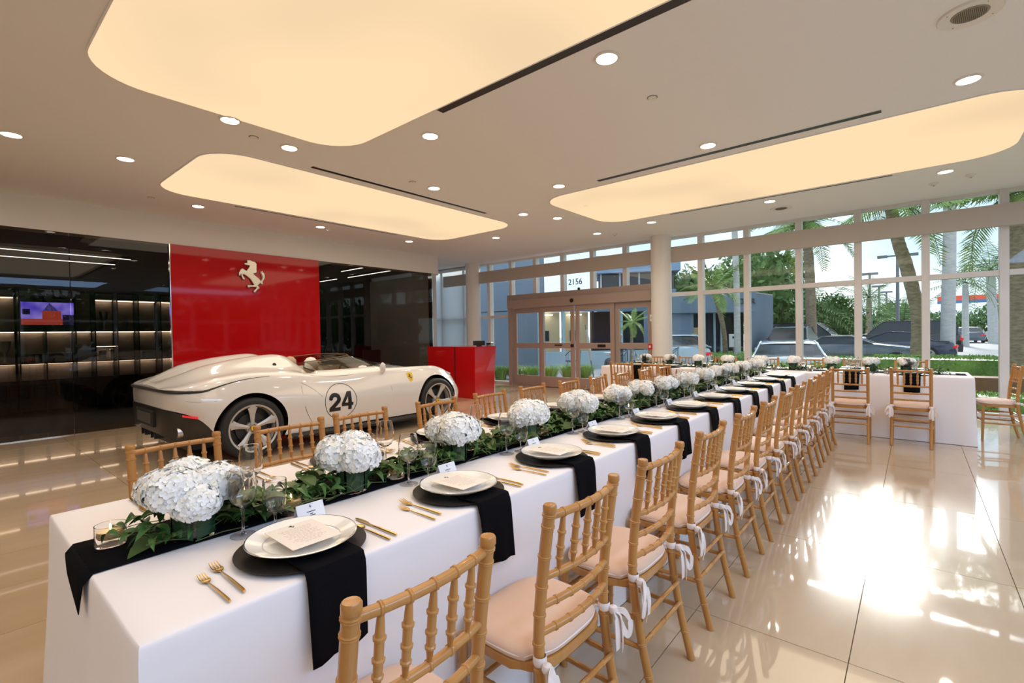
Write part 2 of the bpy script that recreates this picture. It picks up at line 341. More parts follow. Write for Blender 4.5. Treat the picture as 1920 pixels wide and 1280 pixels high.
# sliding doors
hd = empty('trim_3', kind='structure')
MB().box(9.70, 9.86, 4.28, 8.27, 2.0, 2.215).build('header_box', m_door, hd, bevel=.006)
MB().box(9.74, 9.86, 8.17, 8.27, 0, 2.0).build('jamb', m_door, hd); MB().box(9.74, 9.86, 4.24, 4.30, 0, 2.0).build('jamb', m_door, hd)
MB().box(9.80, 9.86, 4.3, 8.17, -.005, .012).build('threshold', m_door, hd)
MB().lathe([(0,-.03),(.045,-.025),(.05,.0)], 16, axis='X').build('motion_sensor', m_black, hd, (9.70, 6.25, 2.11))
MB().lathe([(0,-.03),(.03,-.025),(.035,.0)], 12, axis='X').build('door_camera', m_black, hd, (9.79, 6.1, 2.38))
leafs = [(7.22, 8.15, 9.84), (6.24, 7.24, 9.79), (5.18, 6.20, 9.79), (4.30, 5.18, 9.84)]
for k, (y0, y1, x) in enumerate(leafs):
    t = empty('door_%d' % (k+1), kind='structure')
    s = .10
    MB().box(x-.025, x+.025, y0, y0+s, .012, 1.995).build('stile', m_door, t, bevel=.003); MB().box(x-.025, x+.025, y1-s, y1, .012, 1.995).build('stile', m_door, t, bevel=.003)
    for z0, z1 in ((.012, .26), (.965, 1.095), (1.87, 1.995)): MB().box(x-.022, x+.022, y0+s, y1-s, z0, z1).build('rail', m_door, t)
    for z0, z1 in ((.26, .965), (1.095, 1.87)): MB().box(x-.004, x+.004, y0+s, y1-s, z0, z1).build('pane', m_clear, t)
    if k == 1: MB().box(x-.05, x-.022, y0+.35, y0+.55, 1.035, 1.055).build('door_handle', m_black, t); MB().box(x-.045, x-.025, y0+.01, y0+.09, 1.0, 1.07).build('door_lock', m_black, t)
    if k == 2: MB().box(x-.035, x-.022, y0+.22, y0+.42, 1.00, 1.06).build('push_plate', m_black, t)
# fire alarm on column
t = empty('fire_alarm', (9.52, 4.22, 1.02), 0, 'small red fire alarm call point beside the sliding doors', 'alarm')
MB().box(-.03,.0,-.04,.04,-.06,.06).build('call_box', mat('alarm_red',(.6,.02,.02),.4), t, bevel=.004); MB().box(-.034,-.03,-.02,.02,-.02,.03).build('glass_window', m_white, t)
t = empty('thermostat', (9.55, 4.20, 1.62), 0, 'small beige wall plate beside the sliding doors', 'switch')
MB().box(-.02,.0,-.03,.03,-.07,.07).build('wall_plate', m_white, t, bevel=.004); MB().box(-.026,-.02,-.01,.01,-.02,.02).build('rocker', m_beam, t)
# transom numbers on the glass
def text_obj(s, size, mt, loc, rot, parent=None, name='lettering', ext=.002, bold=0, align='CENTER'):
    cu = bpy.data.curves.new(name, 'FONT'); cu.body = s; cu.size = size; cu.extrude = ext; cu.align_x = align; cu.offset = bold
    cu.materials.append(mt); o = bpy.data.objects.new(name, cu); C.objects.link(o); o.location = loc; o.rotation_euler = rot
    bpy.context.view_layer.update(); me = bpy.data.meshes.new_from_object(o.evaluated_get(bpy.context.evaluated_depsgraph_get())); bpy.data.objects.remove(o)
    return link(name, me, parent, loc, rot)
m_num = mat('number_grey', (.22,.27,.29), .6)
o = text_obj('2156', .20, m_num, (XG-.012, 6.27, 2.50), (PI/2, 0, -PI/2), None, 'street_number', .002, .002); tag(o, 'street number 2156 in thin grey numerals on the glass above the doors', 'number')
# left wall: dark glass panels and the red panel ---------------------
for k, (x0, x1) in enumerate(((XB, -1.0), (-1.0, 1.235), (1.245, 2.42), (4.965, 7.93))):
    t = empty('window_%d' % wi, kind='structure'); wi += 1
    MB().box(x0, x1, YW, YW+.012, .012, 2.87).build('pane', m_smoke, t)
    MB().box(x0, x1, YW-.004, YW+.02, 0, .012).build('floor_channel', m_chrome, t)
MB2 = MB().box(7.93, 7.942, YW, YW+.14, 0, 2.87); t = empty('trim_4', kind='structure'); MB2.build('corner_bar', m_chrome, t)
rp = empty('feature_wall_panel', (2.43, YW-.03, 0), 0, 'glossy red glass wall panel behind the white car', 'wall panel')
MB().box(.012, 2.53, 0, .05, .0, 2.87).build('panel_face', m_red, rp); MB().box(0, .012, -.003, .05, 0, 2.87).build('edge_trim', m_chrome, rp)
# prancing-horse emblem traced as an outline, cast with rounded edges
HB = [(375,290),(455,270),(468,232),(455,190),(515,172),(560,180),(600,205),(680,215),(730,280),(722,330),(728,400),(718,450),(728,500),(720,545),(680,570),(640,570),(618,590),(650,640),(720,700),(790,750),(835,800),(860,850),(850,880),(810,910),(765,945),(750,965),(750,1000),(790,1030),(800,1060),(760,1085),(720,1130),(680,1190),(645,1195),(640,1165),(680,1125),(738,1070),(738,1045),(718,1010),(690,1022),(640,1018),(510,1025),(505,1045),(460,1045),(455,1000),(520,995),(650,988),(662,978),(640,930),(600,870),(580,820),(540,770),(470,710),(420,670),(340,632),(300,622),(290,640),(300,700),(320,740),(350,770),(350,800),(320,795),(290,750),(275,690),(265,640),(245,605),(230,640),(220,690),(200,680),(205,600),(230,560),(250,510),(290,465),(330,480),(380,520),(430,540),(450,500),(500,430),(530,370),(545,335),(480,325),(410,320),(380,308)]
HT = [(840,830),(900,800),(922,755),(930,700),(908,620),(880,560),(895,500),(918,490),(920,540),(935,570),(945,535),(965,560),(985,640),(970,740),(935,795),(912,835),(915,920),(890,920),(882,858),(850,872)]
def horse_curve(name, s, ext, bev, mt, parent, loc, rot):
    cu = bpy.data.curves.new(name, 'CURVE'); cu.dimensions = '2D'; cu.fill_mode = 'BOTH'; cu.extrude = ext; cu.bevel_depth = bev; cu.bevel_resolution = 3
    for P in (HB, HT):
        sp = cu.splines.new('POLY'); sp.points.add(len(P)-1); sp.use_cyclic_u = True
        for q, (a, b_) in zip(sp.points, P): q.co = ((a-590)*s, (690-b_)*s, 0, 1)
    cu.materials.append(mt); tmp = bpy.data.objects.new(name, cu); C.objects.link(tmp); bpy.context.view_layer.update()
    me = bpy.data.meshes.new_from_object(tmp.evaluated_get(bpy.context.evaluated_depsgraph_get())); bpy.data.objects.remove(tmp)
    return link(name, me, parent, loc, rot)
o = horse_curve('horse_emblem', .56/1020, .012, .010, m_silver, None, (3.67, YW-.052, 2.445), (PI/2, 0, 0))
tag(o, 'cast silver rearing horse emblem on the red wall panel', 'emblem')

# ================================================================== ROOM BEHIND THE SMOKED GLASS
struct(MB().box(XB, 8, YW+.3, 13.6, -.02, -.001).build('floor_showroom', m_dark))
struct(MB().box(XB, 8, YW+.3, 13.6, 2.98, 3.05).build('ceiling_showroom', mat('showroom_ceiling', (.12,.11,.10), .8)))
struct(MB().box(XB, 8, 13.3, 13.6, 0, 3).build('wall_showroom', mat('showroom_wall', (.05,.045,.04), .7)))
MB().box(7.96,8.02,11.9,13.6,0,3).box(XB-.1,XB,YW+.2,13.6,0,3.05).box(XB,8,YW+.282,YW+.29,2.87,3.05).build('wall_showroom_side', m_dark)['kind'] = 'structure'
m_led = emis('warm_led', (1,.78,.56), 9.0); m_tube = emis('linear_led', (1,.93,.82), 5.0)
for k, (x0, x1, y0, y1) in enumerate(((-2.5,2.5,11.87,11.89),(-2.5,2.45,12.88,12.90),(6.37,6.39,9.72,10.72),(7.14,7.16,9.73,11.7),(7.1,7.12,12.2,13.1))):
    o = empty('linear_light', ((x0+x1)/2,(y0+y1)/2,2.93), 0, ['long ceiling light line seen through the left dark glass, upper','long ceiling light line seen through the left dark glass, lower','short ceiling light line in the dark glass right of the red panel','long slanting light line in the dark glass right of the red panel','short light line beside the red panel edge'][k], 'ceiling light')
    hx, hy = (x1-x0)/2, (y1-y0)/2
    MB().box(-hx,hx,-hy,hy,-.01,.0).build('diffuser', m_tube, o); MB().box(-hx-.01,hx+.01,-hy-.01,hy+.01,.0,.04).build('housing', m_black, o)
# shelving wall, one cabinet per bay column
SY = 12.5; SD = .38
bays = [(-2.6,-1.6),(-1.55,-.55),(-.5,.94),(.99,1.34),(1.34,1.73),(1.76,2.02),(2.05,2.37),(2.40,2.72),(2.75,3.10),(3.14,3.5)]
bl = ['far left','left outer','left wide','left of centre under the screen','right of centre under the screen','narrow dark','tall bright','second bright','third bright','half hidden']
for k, (x0, x1) in enumerate(bays):
    t = empty('shelving_unit', ((x0+x1)/2, SY, 0), 0, 'dark lit shelving bay behind smoked glass, %s one' % bl[k], 'shelf', 'lit shelving bays behind smoked glass')
    h = (x1-x0)/2
    MB().box(-h,h,SD-.02,SD,.62,2.3).build('back_panel', m_shelf, t); MB().box(-h+.004,h-.004,.10,SD-.03,.05,.62).build('dark_lower_block', m_black, t)  # black block added so the bay stays dark below the lowest shelf
    MB().box(-h-.02,-h,0,SD,.0,2.3).build('side_panel', m_black, t)
    scr = k in (3, 4)
    for z in ((.90, 1.50, 2.14) if k != 5 else (.90,1.5)):
        MB().box(-h,h,0,SD,z+.022,z+.045).build('shelf', m_black, t)
        if z > 2 and (scr or k == 5): continue
        MB().box(-h+.01,h-.01,SD-.09,SD-.05,z+.010,z+.021).build('led_strip', m_led, t)
    if k == 6: (MB().box(-h,h*.98,.05,SD,1.225,1.245).build('shelf', m_shelf, t), MB().box(-h,h*.98,.10,.16,1.215,1.224).build('led_strip', m_led, t))
    if k in (3,4): MB().box(-h,h,.05,SD,1.10,1.12).build('shelf', m_shelf, t)
# screen
m_scr = bpy.data.materials.new('screen_picture'); m_scr.use_nodes = True; nt = m_scr.node_tree; nt.nodes.clear()
tcn = N(nt,'ShaderNodeTexCoord'); nz = N(nt,'ShaderNodeTexNoise'); nz.inputs['Scale'].default_value = 3.5; nt.links.new(tcn.outputs['Object'], nz.inputs['Vector'])
rr = N(nt,'ShaderNodeValToRGB'); nt.links.new(nz.outputs['Fac'], rr.inputs[0]); rr.color_ramp.elements[0].position=.35; rr.color_ramp.elements[0].color=(.10,.07,.75,1); rr.color_ramp.elements[1].position=.62; rr.color_ramp.elements[1].color=(.38,.30,1,1)
em = N(nt,'ShaderNodeEmission'); em.inputs[1].default_value = 1.3; nt.links.new(rr.outputs[0], em.inputs[0]); oo = N(nt,'ShaderNodeOutputMaterial'); nt.links.new(em.outputs[0], oo.inputs[0])
t = empty('wall_screen', (1.36, SY-.03, 1.86), 0, 'blue and purple television picture behind the smoked glass', 'screen')
MB().box(-.37,.37,0,.03,-.22,.22).build('bezel', m_black, t); MB().box(-.36,.36,-.004,0,-.21,.21).build('picture', m_scr, t)
s2 = emis('screen_red', (.75,.10,.06), .7); s3 = emis('screen_dark', (.03,.02,.08), .6)
MB().box(-.36,.20,-.007,-.004,-.21,-.10).box(-.08,.18,-.0075,-.005,-.12,.05).build('picture_ground', s2, t)
MB().prism([(-.08,.03),(.15,.03),(.09,.12),(.02,.20),(-.02,.13)],0,.004).build('picture_shape', s3, t).rotation_euler = (PI/2,0,0)
MB().box(.2,.36,-.008,-.004,-.21,-.02).box(-.34,-.24,-.008,-.004,-.02,.08).build('picture_block', s3, t)
# objects on the shelves
m_iv = mat('ivory_item',(.6,.55,.48),.4); m_rd = mat('red_item',(.4,.05,.03),.4); m_bl = mat('steel_blue_item',(.12,.2,.3),.3)
def cup(x, z, s, mt, lab, nm='trophy'):
    t = empty(nm, (x, SY+.15, z+.003), 0, lab, nm)
    MB().lathe([(.05*s,0),(.05*s,.012),(.012*s,.02),(.012*s,.10*s+.02)], 14).build('stem_base', mt, t)
    MB().lathe([(.012*s,.10*s+.02),(.035*s,.14*s+.02),(.05*s,.24*s+.02),(.045*s,.24*s+.02),(.0,.12*s+.03)], 14).build('bowl', mt, t)
cup(2.20, 1.545, 1.5, m_steel, 'slim metal trophy on the top bright shelf bay')
cup(.80, .945, 1.6, m_iv, 'pale trophy on the lower left shelf')
cup(2.57, 1.545, .8, m_bl, 'small dark trophy on the second bright shelf')
for k, (x, z, wd, h, mt, lab) in enumerate(((2.16,.945,.10,.20,m_shelf,'brown box under the short lit shelf'),(2.30,.945,.05,.22,m_iv,'ivory book upright beside the brown box'),
    (1.12,.945,.06,.12,m_rd,'red box on the lower shelf left of the screen'),(1.2,.945,.05,.13,m_iv,'ivory box on the lower shelf'),(1.285,.945,.04,.14,m_bl,'blue box on the lower shelf'),(1.04,.945,.05,.10,m_rd,'short red box on the lower shelf'),
    (1.52,.945,.16,.07,m_iv,'low ivory box right of the colourful boxes'),(2.9,1.545,.14,.03,m_iv,'flat pale plaque on the top shelf'),(2.55,1.2,.16,.03,m_iv,'silver model piece hanging in the dark bay'),(2.93,.945,.2,.16,m_bl,'blue-grey box in the third bright bay'))):
    t = empty('display_box', (x, SY+.12, z+.002), .03*k, lab, 'box'); MB().box(-wd/2,wd/2,-.05,.05,0,h).build('carton', mt, t, bevel=.003); MB().box(-wd/2-.003,wd/2+.003,-.053,.053,h*.8,h*.85).build('band', m_black, t)
    if z > 1.1 and h < .05 and k == 8: t.location.z = .945
# showroom chair behind panel
t = empty('lounge_chair', (6.9, 10.2, 0), -.3, 'dark office chair behind the smoked glass near the desk', 'chair')
MB().box(-.25,.25,-.25,.25,.42,.5).build('seat', m_dark, t, bevel=.03); MB().box(-.23,.23,.2,.26,.5,1.0).build('backrest', mat('charcoal_fabric',(.05,.05,.05),.8), t, bevel=.02)
for sx in (-1,1):
    for sy in (-1,1): MB().tube([(.22*sx,.2*sy,.42),(.25*sx,.23*sy,0)], .015).build('leg', m_steel, t)

# ================================================================== CEILING FITTINGS
def rrect(x0, x1, y0, y1, r, n=10, bow=.0):
    P = []
    for cx, cy, a0 in ((x1-r,y1-r,0),(x0+r,y1-r,PI/2),(x0+r,y0+r,PI),(x1-r,y0+r,1.5*PI)):
        for k in range(n+1):
            a = a0+PI/2*k/n; P.append((cx+r*math.cos(a), cy+r*math.sin(a)))
    return P
m_lum = bpy.data.materials.new('stretch_ceiling_light'); m_lum.use_nodes = True; nt = m_lum.node_tree; nt.nodes.clear()
tcn = N(nt,'ShaderNodeTexCoord'); nz = N(nt,'ShaderNodeTexNoise'); nz.inputs['Scale'].default_value = .45; nz.inputs['Detail'].default_value = 1; nt.links.new(tcn.outputs['Object'], nz.inputs['Vector'])
rr = N(nt,'ShaderNodeValToRGB'); nt.links.new(nz.outputs['Fac'], rr.inputs[0]); rr.color_ramp.elements[0].position=.36; rr.color_ramp.elements[0].color=(.88,.65,.40,1); rr.color_ramp.elements[1].position=.50; rr.color_ramp.elements[1].color=(1.0,.73,.44,1)
em = N(nt,'ShaderNodeEmission'); em.inputs[1].default_value = 1.0; nt.links.new(rr.outputs[0], em.inputs[0]); oo = N(nt,'ShaderNodeOutputMaterial'); nt.links.new(em.outputs[0], oo.inputs[0])
labs = {'A':'largest glowing warm ceiling panel, above the near table end','B':'glowing warm ceiling panel above the white car','C':'glowing warm ceiling panel nearest the window wall'}
for n_, x0, x1, y0, y1 in PANELS:
    cx, cy = (x0+x1)/2, (y0+y1)/2
    t = empty('luminous_ceiling_panel', (cx, cy, ZC), 0, labs[n_], 'ceiling light', 'glowing ceiling panels')
    P = rrect(x0-cx, x1-cx, y0-cy, y1-cy, .42)
    MB().prism(P, -.006, .0).build('diffuser', m_lum, t)
    n = len(P); Q = rrect(x0-cx-.012, x1-cx+.012, y0-cy-.012, y1-cy+.012, .432)
    vs = [(x,y,-.008) for x,y in P]+[(x,y,-.008) for x,y in Q]+[(x,y,0) for x,y in Q]
    fs = [(i,(i+1)%n,n+(i+1)%n,n+i) for i in range(n)]+[(n+i,n+(i+1)%n,2*n+(i+1)%n,2*n+i) for i in range(n)]
    MB().add(vs, fs).build('rim', m_ceil, t)
sl = [(2.84,2.925,-1.6,3.2,'wide black air slot beside the largest ceiling panel'),(5.51,5.585,.23,3.15,'black air slot on the table side of the window-side panel'),(7.93,7.98,.22,3.15,'black air slot on the glass side of the window-side panel'),
      (2.83,5.77,5.30,5.365,'black air slot on the table side of the panel above the car'),(2.89,5.79,7.70,7.745,'black air slot on the wall side of the panel above the car')]
for x0,x1,y0,y1,lab in sl:
    cx, cy = (x0+x1)/2, (y0+y1)/2; hx, hy = (x1-x0)/2, (y1-y0)/2
    t = empty('slot_diffuser', (cx, cy, ZC), 0, lab, 'air vent', 'linear air slots in the ceiling')
    MB().box(-hx,hx,-hy,hy,-.004,.0).build('slot', m_black, t)
    if hx < hy: MB().box(-hx-.006,-hx,-hy,hy,-.006,0).box(hx,hx+.006,-hy,hy,-.006,0).build('slot_frame', m_ceil, t)
    else: MB().box(-hx,hx,-hy-.006,-hy,-.006,0).box(-hx,hx,hy,hy+.006,-.006,0).build('slot_frame', m_ceil, t)
m_disc = emis('downlight_lens', (1,.93,.80), 14)
lm = MB().lathe([(0,-.004),(.072,-.004),(.072,0)], 28, smooth=False).mesh('lens', m_disc); rm = MB().lathe([(.072,-.003),(.074,-.012),(.090,-.008),(.092,0),(.072,0)], 28, closed=True).mesh('trim_ring', m_white)
dl_lab = ['at the far left edge','above the near end of the car side','at the left above the smoked glass','between the two left glowing panels','right of the largest glowing panel corner','in the open ceiling right of the black slot','at the upper right beside the window-side panel','left of the window-side slot, mid ceiling','near the bulkhead above the red panel','between the car-side slot and the table','close to the bulkhead under the car-side panel','close to the bulkhead near its end','past the far corner of the car-side panel','left of the near corner of the window-side panel','left one of the pair past the car-side panel','right one of the pair past the car-side panel','near the round column','between the window-side slot and the glass, middle','between the window-side slot and the glass, right','in front of the sliding doors']
for i, (x, y) in enumerate(DOWN):
    t = empty('downlight', (x, y, ZC), 0, 'small round recessed ceiling light '+dl_lab[i], 'ceiling light', 'recessed round downlights'); link('lens', lm, t); link('trim_ring', rm, t)
for x, y in DOWN_BACK: 
    t = empty('downlight', (x, y, ZC), 0, 'round recessed ceiling light outside the view', 'ceiling light', 'downlights outside the view'); link('lens', lm, t); link('trim_ring', rm, t)
def grille(x, y, r, lab):
    t = empty('ceiling_speaker', (x, y, ZC), 0, lab, 'speaker')
    MB().lathe([(r*.6,-.006),(r,-.014),(r*1.03,-.008),(r*1.03,0)], 36, cap=False).build('flange', m_white, t)
    MB().lathe([(0,-.010),(r*.58,-.010),(r*.6,-.004)], 30, smooth=False).build('grille', mat('speaker_grille',(.30,.26,.20),.6), t)
    mb = MB()
    for a in range(-9,10):
        for b_ in range(-9,10):
            if a*a+b_*b_ < 80: mb.box(a*r*.06-.0022,a*r*.06+.0022,b_*r*.06-.0022,b_*r*.06+.0022,-.0112,-.0100)
    q = mb.build('perforation', m_black, t); q['kind'] = 'stuff'
    for a in range(4): MB().lathe([(0,-.016),(.004,-.015),(.004,-.01)],8,(r*.85*math.cos(a*PI/2+.6),r*.85*math.sin(a*PI/2+.6),0)).build('screw', m_steel, t)
grille(4.22, -.27, .155, 'round ceiling speaker with perforated grille at the upper right'); grille(8.84, 1.66, .15, 'flat round ceiling speaker close to the glass wall')
for x, y, lab in ((3.91,1.69,'flat white sprinkler cap in the mid ceiling'),(2.04,4.96,'flat sprinkler cap between the left downlights'),(3.96,4.93,'flat sprinkler cap beside the car-side slot'),(6.5,3.9,'flat sprinkler cap by the window-side panel corner'),(1.95,8.1,'flat sprinkler cap near the bulkhead')):
    t = empty('sprinkler_cap', (x,y,ZC),0,lab,'sprinkler'); MB().lathe([(0,-.006),(.036,-.006),(.038,0)],20).build('cover', m_white, t); MB().lathe([(.038,-.002),(.043,-.002),(.043,0)],20).build('gap_ring', m_black, t)
for x, y, lab in ((8.65,-.56,'white smoke detector by the glass wall at the right'),(4.6,8.15,'small sprinkler head near the bulkhead'),(8.75,4.6,'small sprinkler head near the sliding doors'),(8.8,-.2,'low white ceiling sensor beside the smoke detector')):
    t = empty('ceiling_detector', (x,y,ZC),0,lab,'detector'); MB().lathe([(0,-.035),(.03,-.034),(.035,-.02),(.05,-.015),(.052,0)],20).build('body', m_white, t); MB().lathe([(0,-.045),(.012,-.045),(.012,-.03)],12).build('sensor_tip', m_steel, t)

# ================================================================== THE WHITE CAR (right flank to the camera, nose to +X)
def pchip(xs, ys, x):
    xs = np.array(xs, float); ys = np.array(ys, float); h = np.diff(xs); d = np.diff(ys)/h
    m = np.zeros(len(xs)); m[0] = d[0]; m[-1] = d[-1]
    for i in range(1, len(xs)-1):
        if d[i-1]*d[i] > 0:
            w1 = 2*h[i]+h[i-1]; w2 = h[i]+2*h[i-1]; m[i] = (w1+w2)/(w1/d[i-1]+w2/d[i])
    i = min(max(np.searchsorted(xs, x)-1, 0), len(xs)-2); t = (x-xs[i])/h[i]
    return float((2*t**3-3*t**2+1)*ys[i]+(t**3-2*t**2+t)*h[i]*m[i]+(-2*t**3+3*t**2)*ys[i+1]+(t**3-t**2)*h[i]*m[i+1])
CY = 6.56
def xm(x):
    if x > 5.0: return 5.0+(x-5.0)*.90
    if x < 1.9: return 1.9-(1.9-x)*.66
    return x
car = empty('sports_car', (3.6, CY, 0), 0, 'white open two-seat sports car with number 24 on its door', 'car')
# control tables per station
T = dict(
 ws=([1.28,1.36,1.5,1.7,2.2,3.3,4.2,4.9,5.3,5.6,5.8,5.88],[.56,.72,.84,.91,.93,.90,.92,.93,.88,.70,.42,.10]),
 zs=([1.28,1.4,1.55,1.7,1.85,2.05,2.7,4.4,5.3,5.88],[.61,.585,.54,.46,.33,.22,.20,.20,.19,.24]),
 wm=([1.28,1.36,1.5,1.7,2.2,2.8,3.4,4.2,4.9,5.3,5.6,5.8,5.88],[.58,.76,.88,.95,.985,.965,.945,.955,.985,.93,.75,.46,.12]),
 zm=([1.28,1.7,2.2,3.4,4.9,5.4,5.88],[.70,.62,.55,.50,.50,.44,.36]),
 wsh=([1.28,1.36,1.5,1.84,2.23,2.8,3.1,3.5,4.0,4.5,4.9,5.3,5.6,5.8,5.88],[.56,.73,.83,.87,.86,.83,.80,.79,.80,.80,.79,.72,.56,.34,.09]),
 zsh=([1.28,1.5,1.84,2.23,2.7,3.0,3.4,3.8,4.2,4.6,4.9,5.15,5.4,5.65,5.8,5.88],[.815,.84,.885,.925,.90,.87,.855,.865,.865,.87,.865,.82,.72,.57,.46,.40]),
 wv=([1.28,1.5,2.0,2.8,3.05,4.1,4.5,5.0,5.4,5.7,5.88],[.42,.62,.68,.66,.64,.62,.58,.52,.42,.25,.05]),
 zv=([1.28,1.7,2.0,2.35,2.7,2.9,3.08,3.6,4.1,4.4,4.8,5.2,5.5,5.75,5.88],[.82,.90,.945,.98,.97,.92,.875,.87,.885,.86,.81,.74,.63,.48,.40]),
 wh=([1.28,2.0,2.8,3.04,3.10,4.02,4.1,4.5,5.0,5.4,5.7,5.88],[.24,.40,.42,.44,.60,.56,.40,.34,.30,.24,.14,.03]),
 zh=([1.28,1.5,1.7,2.0,2.35,2.7,2.83,2.93,3.02,3.06,3.10,3.9,4.02,4.08,4.4,4.8,5.2,5.5,5.75,5.88],[.83,.90,.96,1.04,1.10,1.125,1.10,1.03,.93,.70,.42,.42,.55,.90,.885,.83,.76,.65,.49,.40]),
 zc=([1.28,1.5,1.7,2.0,2.35,2.7,2.85,2.95,3.04,3.10,3.9,4.02,4.08,4.4,4.8,5.2,5.5,5.75,5.88],[.835,.88,.915,.96,.99,1.0,.98,.93,.80,.44,.44,.60,.905,.90,.855,.78,.66,.50,.40]))
xs = sorted(set([round(v,3) for v in list(np.linspace(1.28,1.6,9))+list(np.linspace(1.6,2.75,17))+list(np.linspace(2.75,3.1,12))+list(np.linspace(3.1,4.0,13))+[4.02,4.05,4.08]+list(np.linspace(4.15,5.3,16))+list(np.linspace(5.3,5.88,14))]))
body_v = []; PER = 5
for x in xs:
    g_ = {k: pchip(a, b_, x) for k, (a, b_) in T.items()}
    P = [(g_['ws'],g_['zs']),(g_['wm'],g_['zm']),((g_['wm']*.55+g_['wsh']*.45)+.012,(g_['zm']*.38+g_['zsh']*.62)),(g_['wsh'],g_['zsh']),(g_['wv'],g_['zv']),(g_['wh'],g_['zh']),(g_['wh']*.45,g_['zh']*.6+g_['zc']*.4),(0,g_['zc'])]
    Q = catmull([(a,b_,0) for a, b_ in P], PER)
    ring = [(xm(x),-q.x,q.y) for q in Q]+[(xm(x),q.x,q.y) for q in Q[-2::-1]]
    # tail fascia leans forward at the bottom
    body_v.append(ring)
NR = len(body_v[0]); mb = MB(); vs = [v for r in body_v for v in r]; fs = []
for i in range(len(xs)-1):
    for j in range(NR-1): fs.append((i*NR+j, i*NR+j+1, (i+1)*NR+j+1, (i+1)*NR+j))
    fs.append((i*NR+NR-1, i*NR, (i+1)*NR, (i+1)*NR+NR-1))      # underside
fs.append(tuple(range(NR))[::-1]); fs.append(tuple((len(xs)-1)*NR+k for k in range(NR)))
mb.add([(x-3.6,y,z) for x,y,z in vs], fs, 0, True)
body = mb.build('bodywork', [m_paint, m_soft, m_dark], car)
HUBX = (2.23, 4.91); HZ = .34
bm = bmesh.new()
bm.from_mesh(body.data); bmesh.ops.recalc_face_normals(bm, faces=bm.faces); bm.to_mesh(body.data); bm.free()
cut = MB()
for hx in HUBX:
    for sgn in (-1, 1):
        y0, y1 = (-1.15,-.62) if sgn < 0 else (.62,1.15)
        cut.lathe([(.385,y0),(.385,y1)], 48, (hx-3.6,0,HZ+.005), axis='Y', smooth=True)
co = cut.build('arch_cutter', m_soft); 
bm = bmesh.new(); bm.from_mesh(co.data); bmesh.ops.recalc_face_normals(bm, faces=bm.faces); bm.to_mesh(co.data); bm.free()
md = body.modifiers.new('b','BOOLEAN'); md.operation='DIFFERENCE'; md.object = co; md.solver='EXACT'
co.parent = car
bpy.context.view_layer.update()
dg = bpy.context.evaluated_depsgraph_get(); me2 = bpy.data.meshes.new_from_object(body.evaluated_get(dg)); body.modifiers.clear()
if len(me2.polygons) > 500: body.data = me2
bpy.data.objects.remove(co)
if len(body.data.materials) < 3:
    body.data.materials.clear()
    for m_ in (m_paint, m_soft, m_dark): body.data.materials.append(m_)
for p_ in body.data.polygons:
    c = p_.center; p_.material_index = 0
    wx = c.x+3.6
    for hx in HUBX:
        d = math.hypot(wx-hx, c.z-HZ-.005)
        if abs(d-.385) < .006 and abs(c.y) < .97 and p_.normal.y**2 < .2: p_.material_index = 1
        if d < .38 and abs(abs(c.y)-.62) < .02: p_.material_index = 1
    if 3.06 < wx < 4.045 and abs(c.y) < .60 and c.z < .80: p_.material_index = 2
    if p_.normal.z < -.8 and c.z < .3: p_.material_index = 1
body.data.polygons.foreach_set('use_smooth', [True]*len(body.data.polygons)); body.data.set_sharp_from_angle(angle=math.radians(50))
bvh = BVHTree.FromPolygons([v.co.copy() for v in body.data.vertices], [tuple(p_.vertices) for p_ in body.data.polygons])
def surf(x, z, side=-1, off=.002):
    """point on the flank at world x, height z"""
    h = bvh.ray_cast(Vector((x-3.6, side*2, z)), Vector((0,-side,0)))
    return Vector((x-3.6, h[0].y+side*off, z)) if h[0] else Vector((x-3.6, side*.9, z))
def top(x, y, off=.004):
    h = bvh.ray_cast(Vector((x-3.6, y, 3)), Vector((0,0,-1)))
    return Vector((x-3.6, y, h[0].z+off)) if h[0] else Vector((x-3.6, y, .8))
def near(p, off=.002):
    h = bvh.find_nearest(Vector((p[0]-3.6, p[1], p[2])))
    n_ = h[1]
    if n_.dot(h[0]-Vector((0,0,.5))) < 0: n_ = -n_
    return h[0]+n_*off
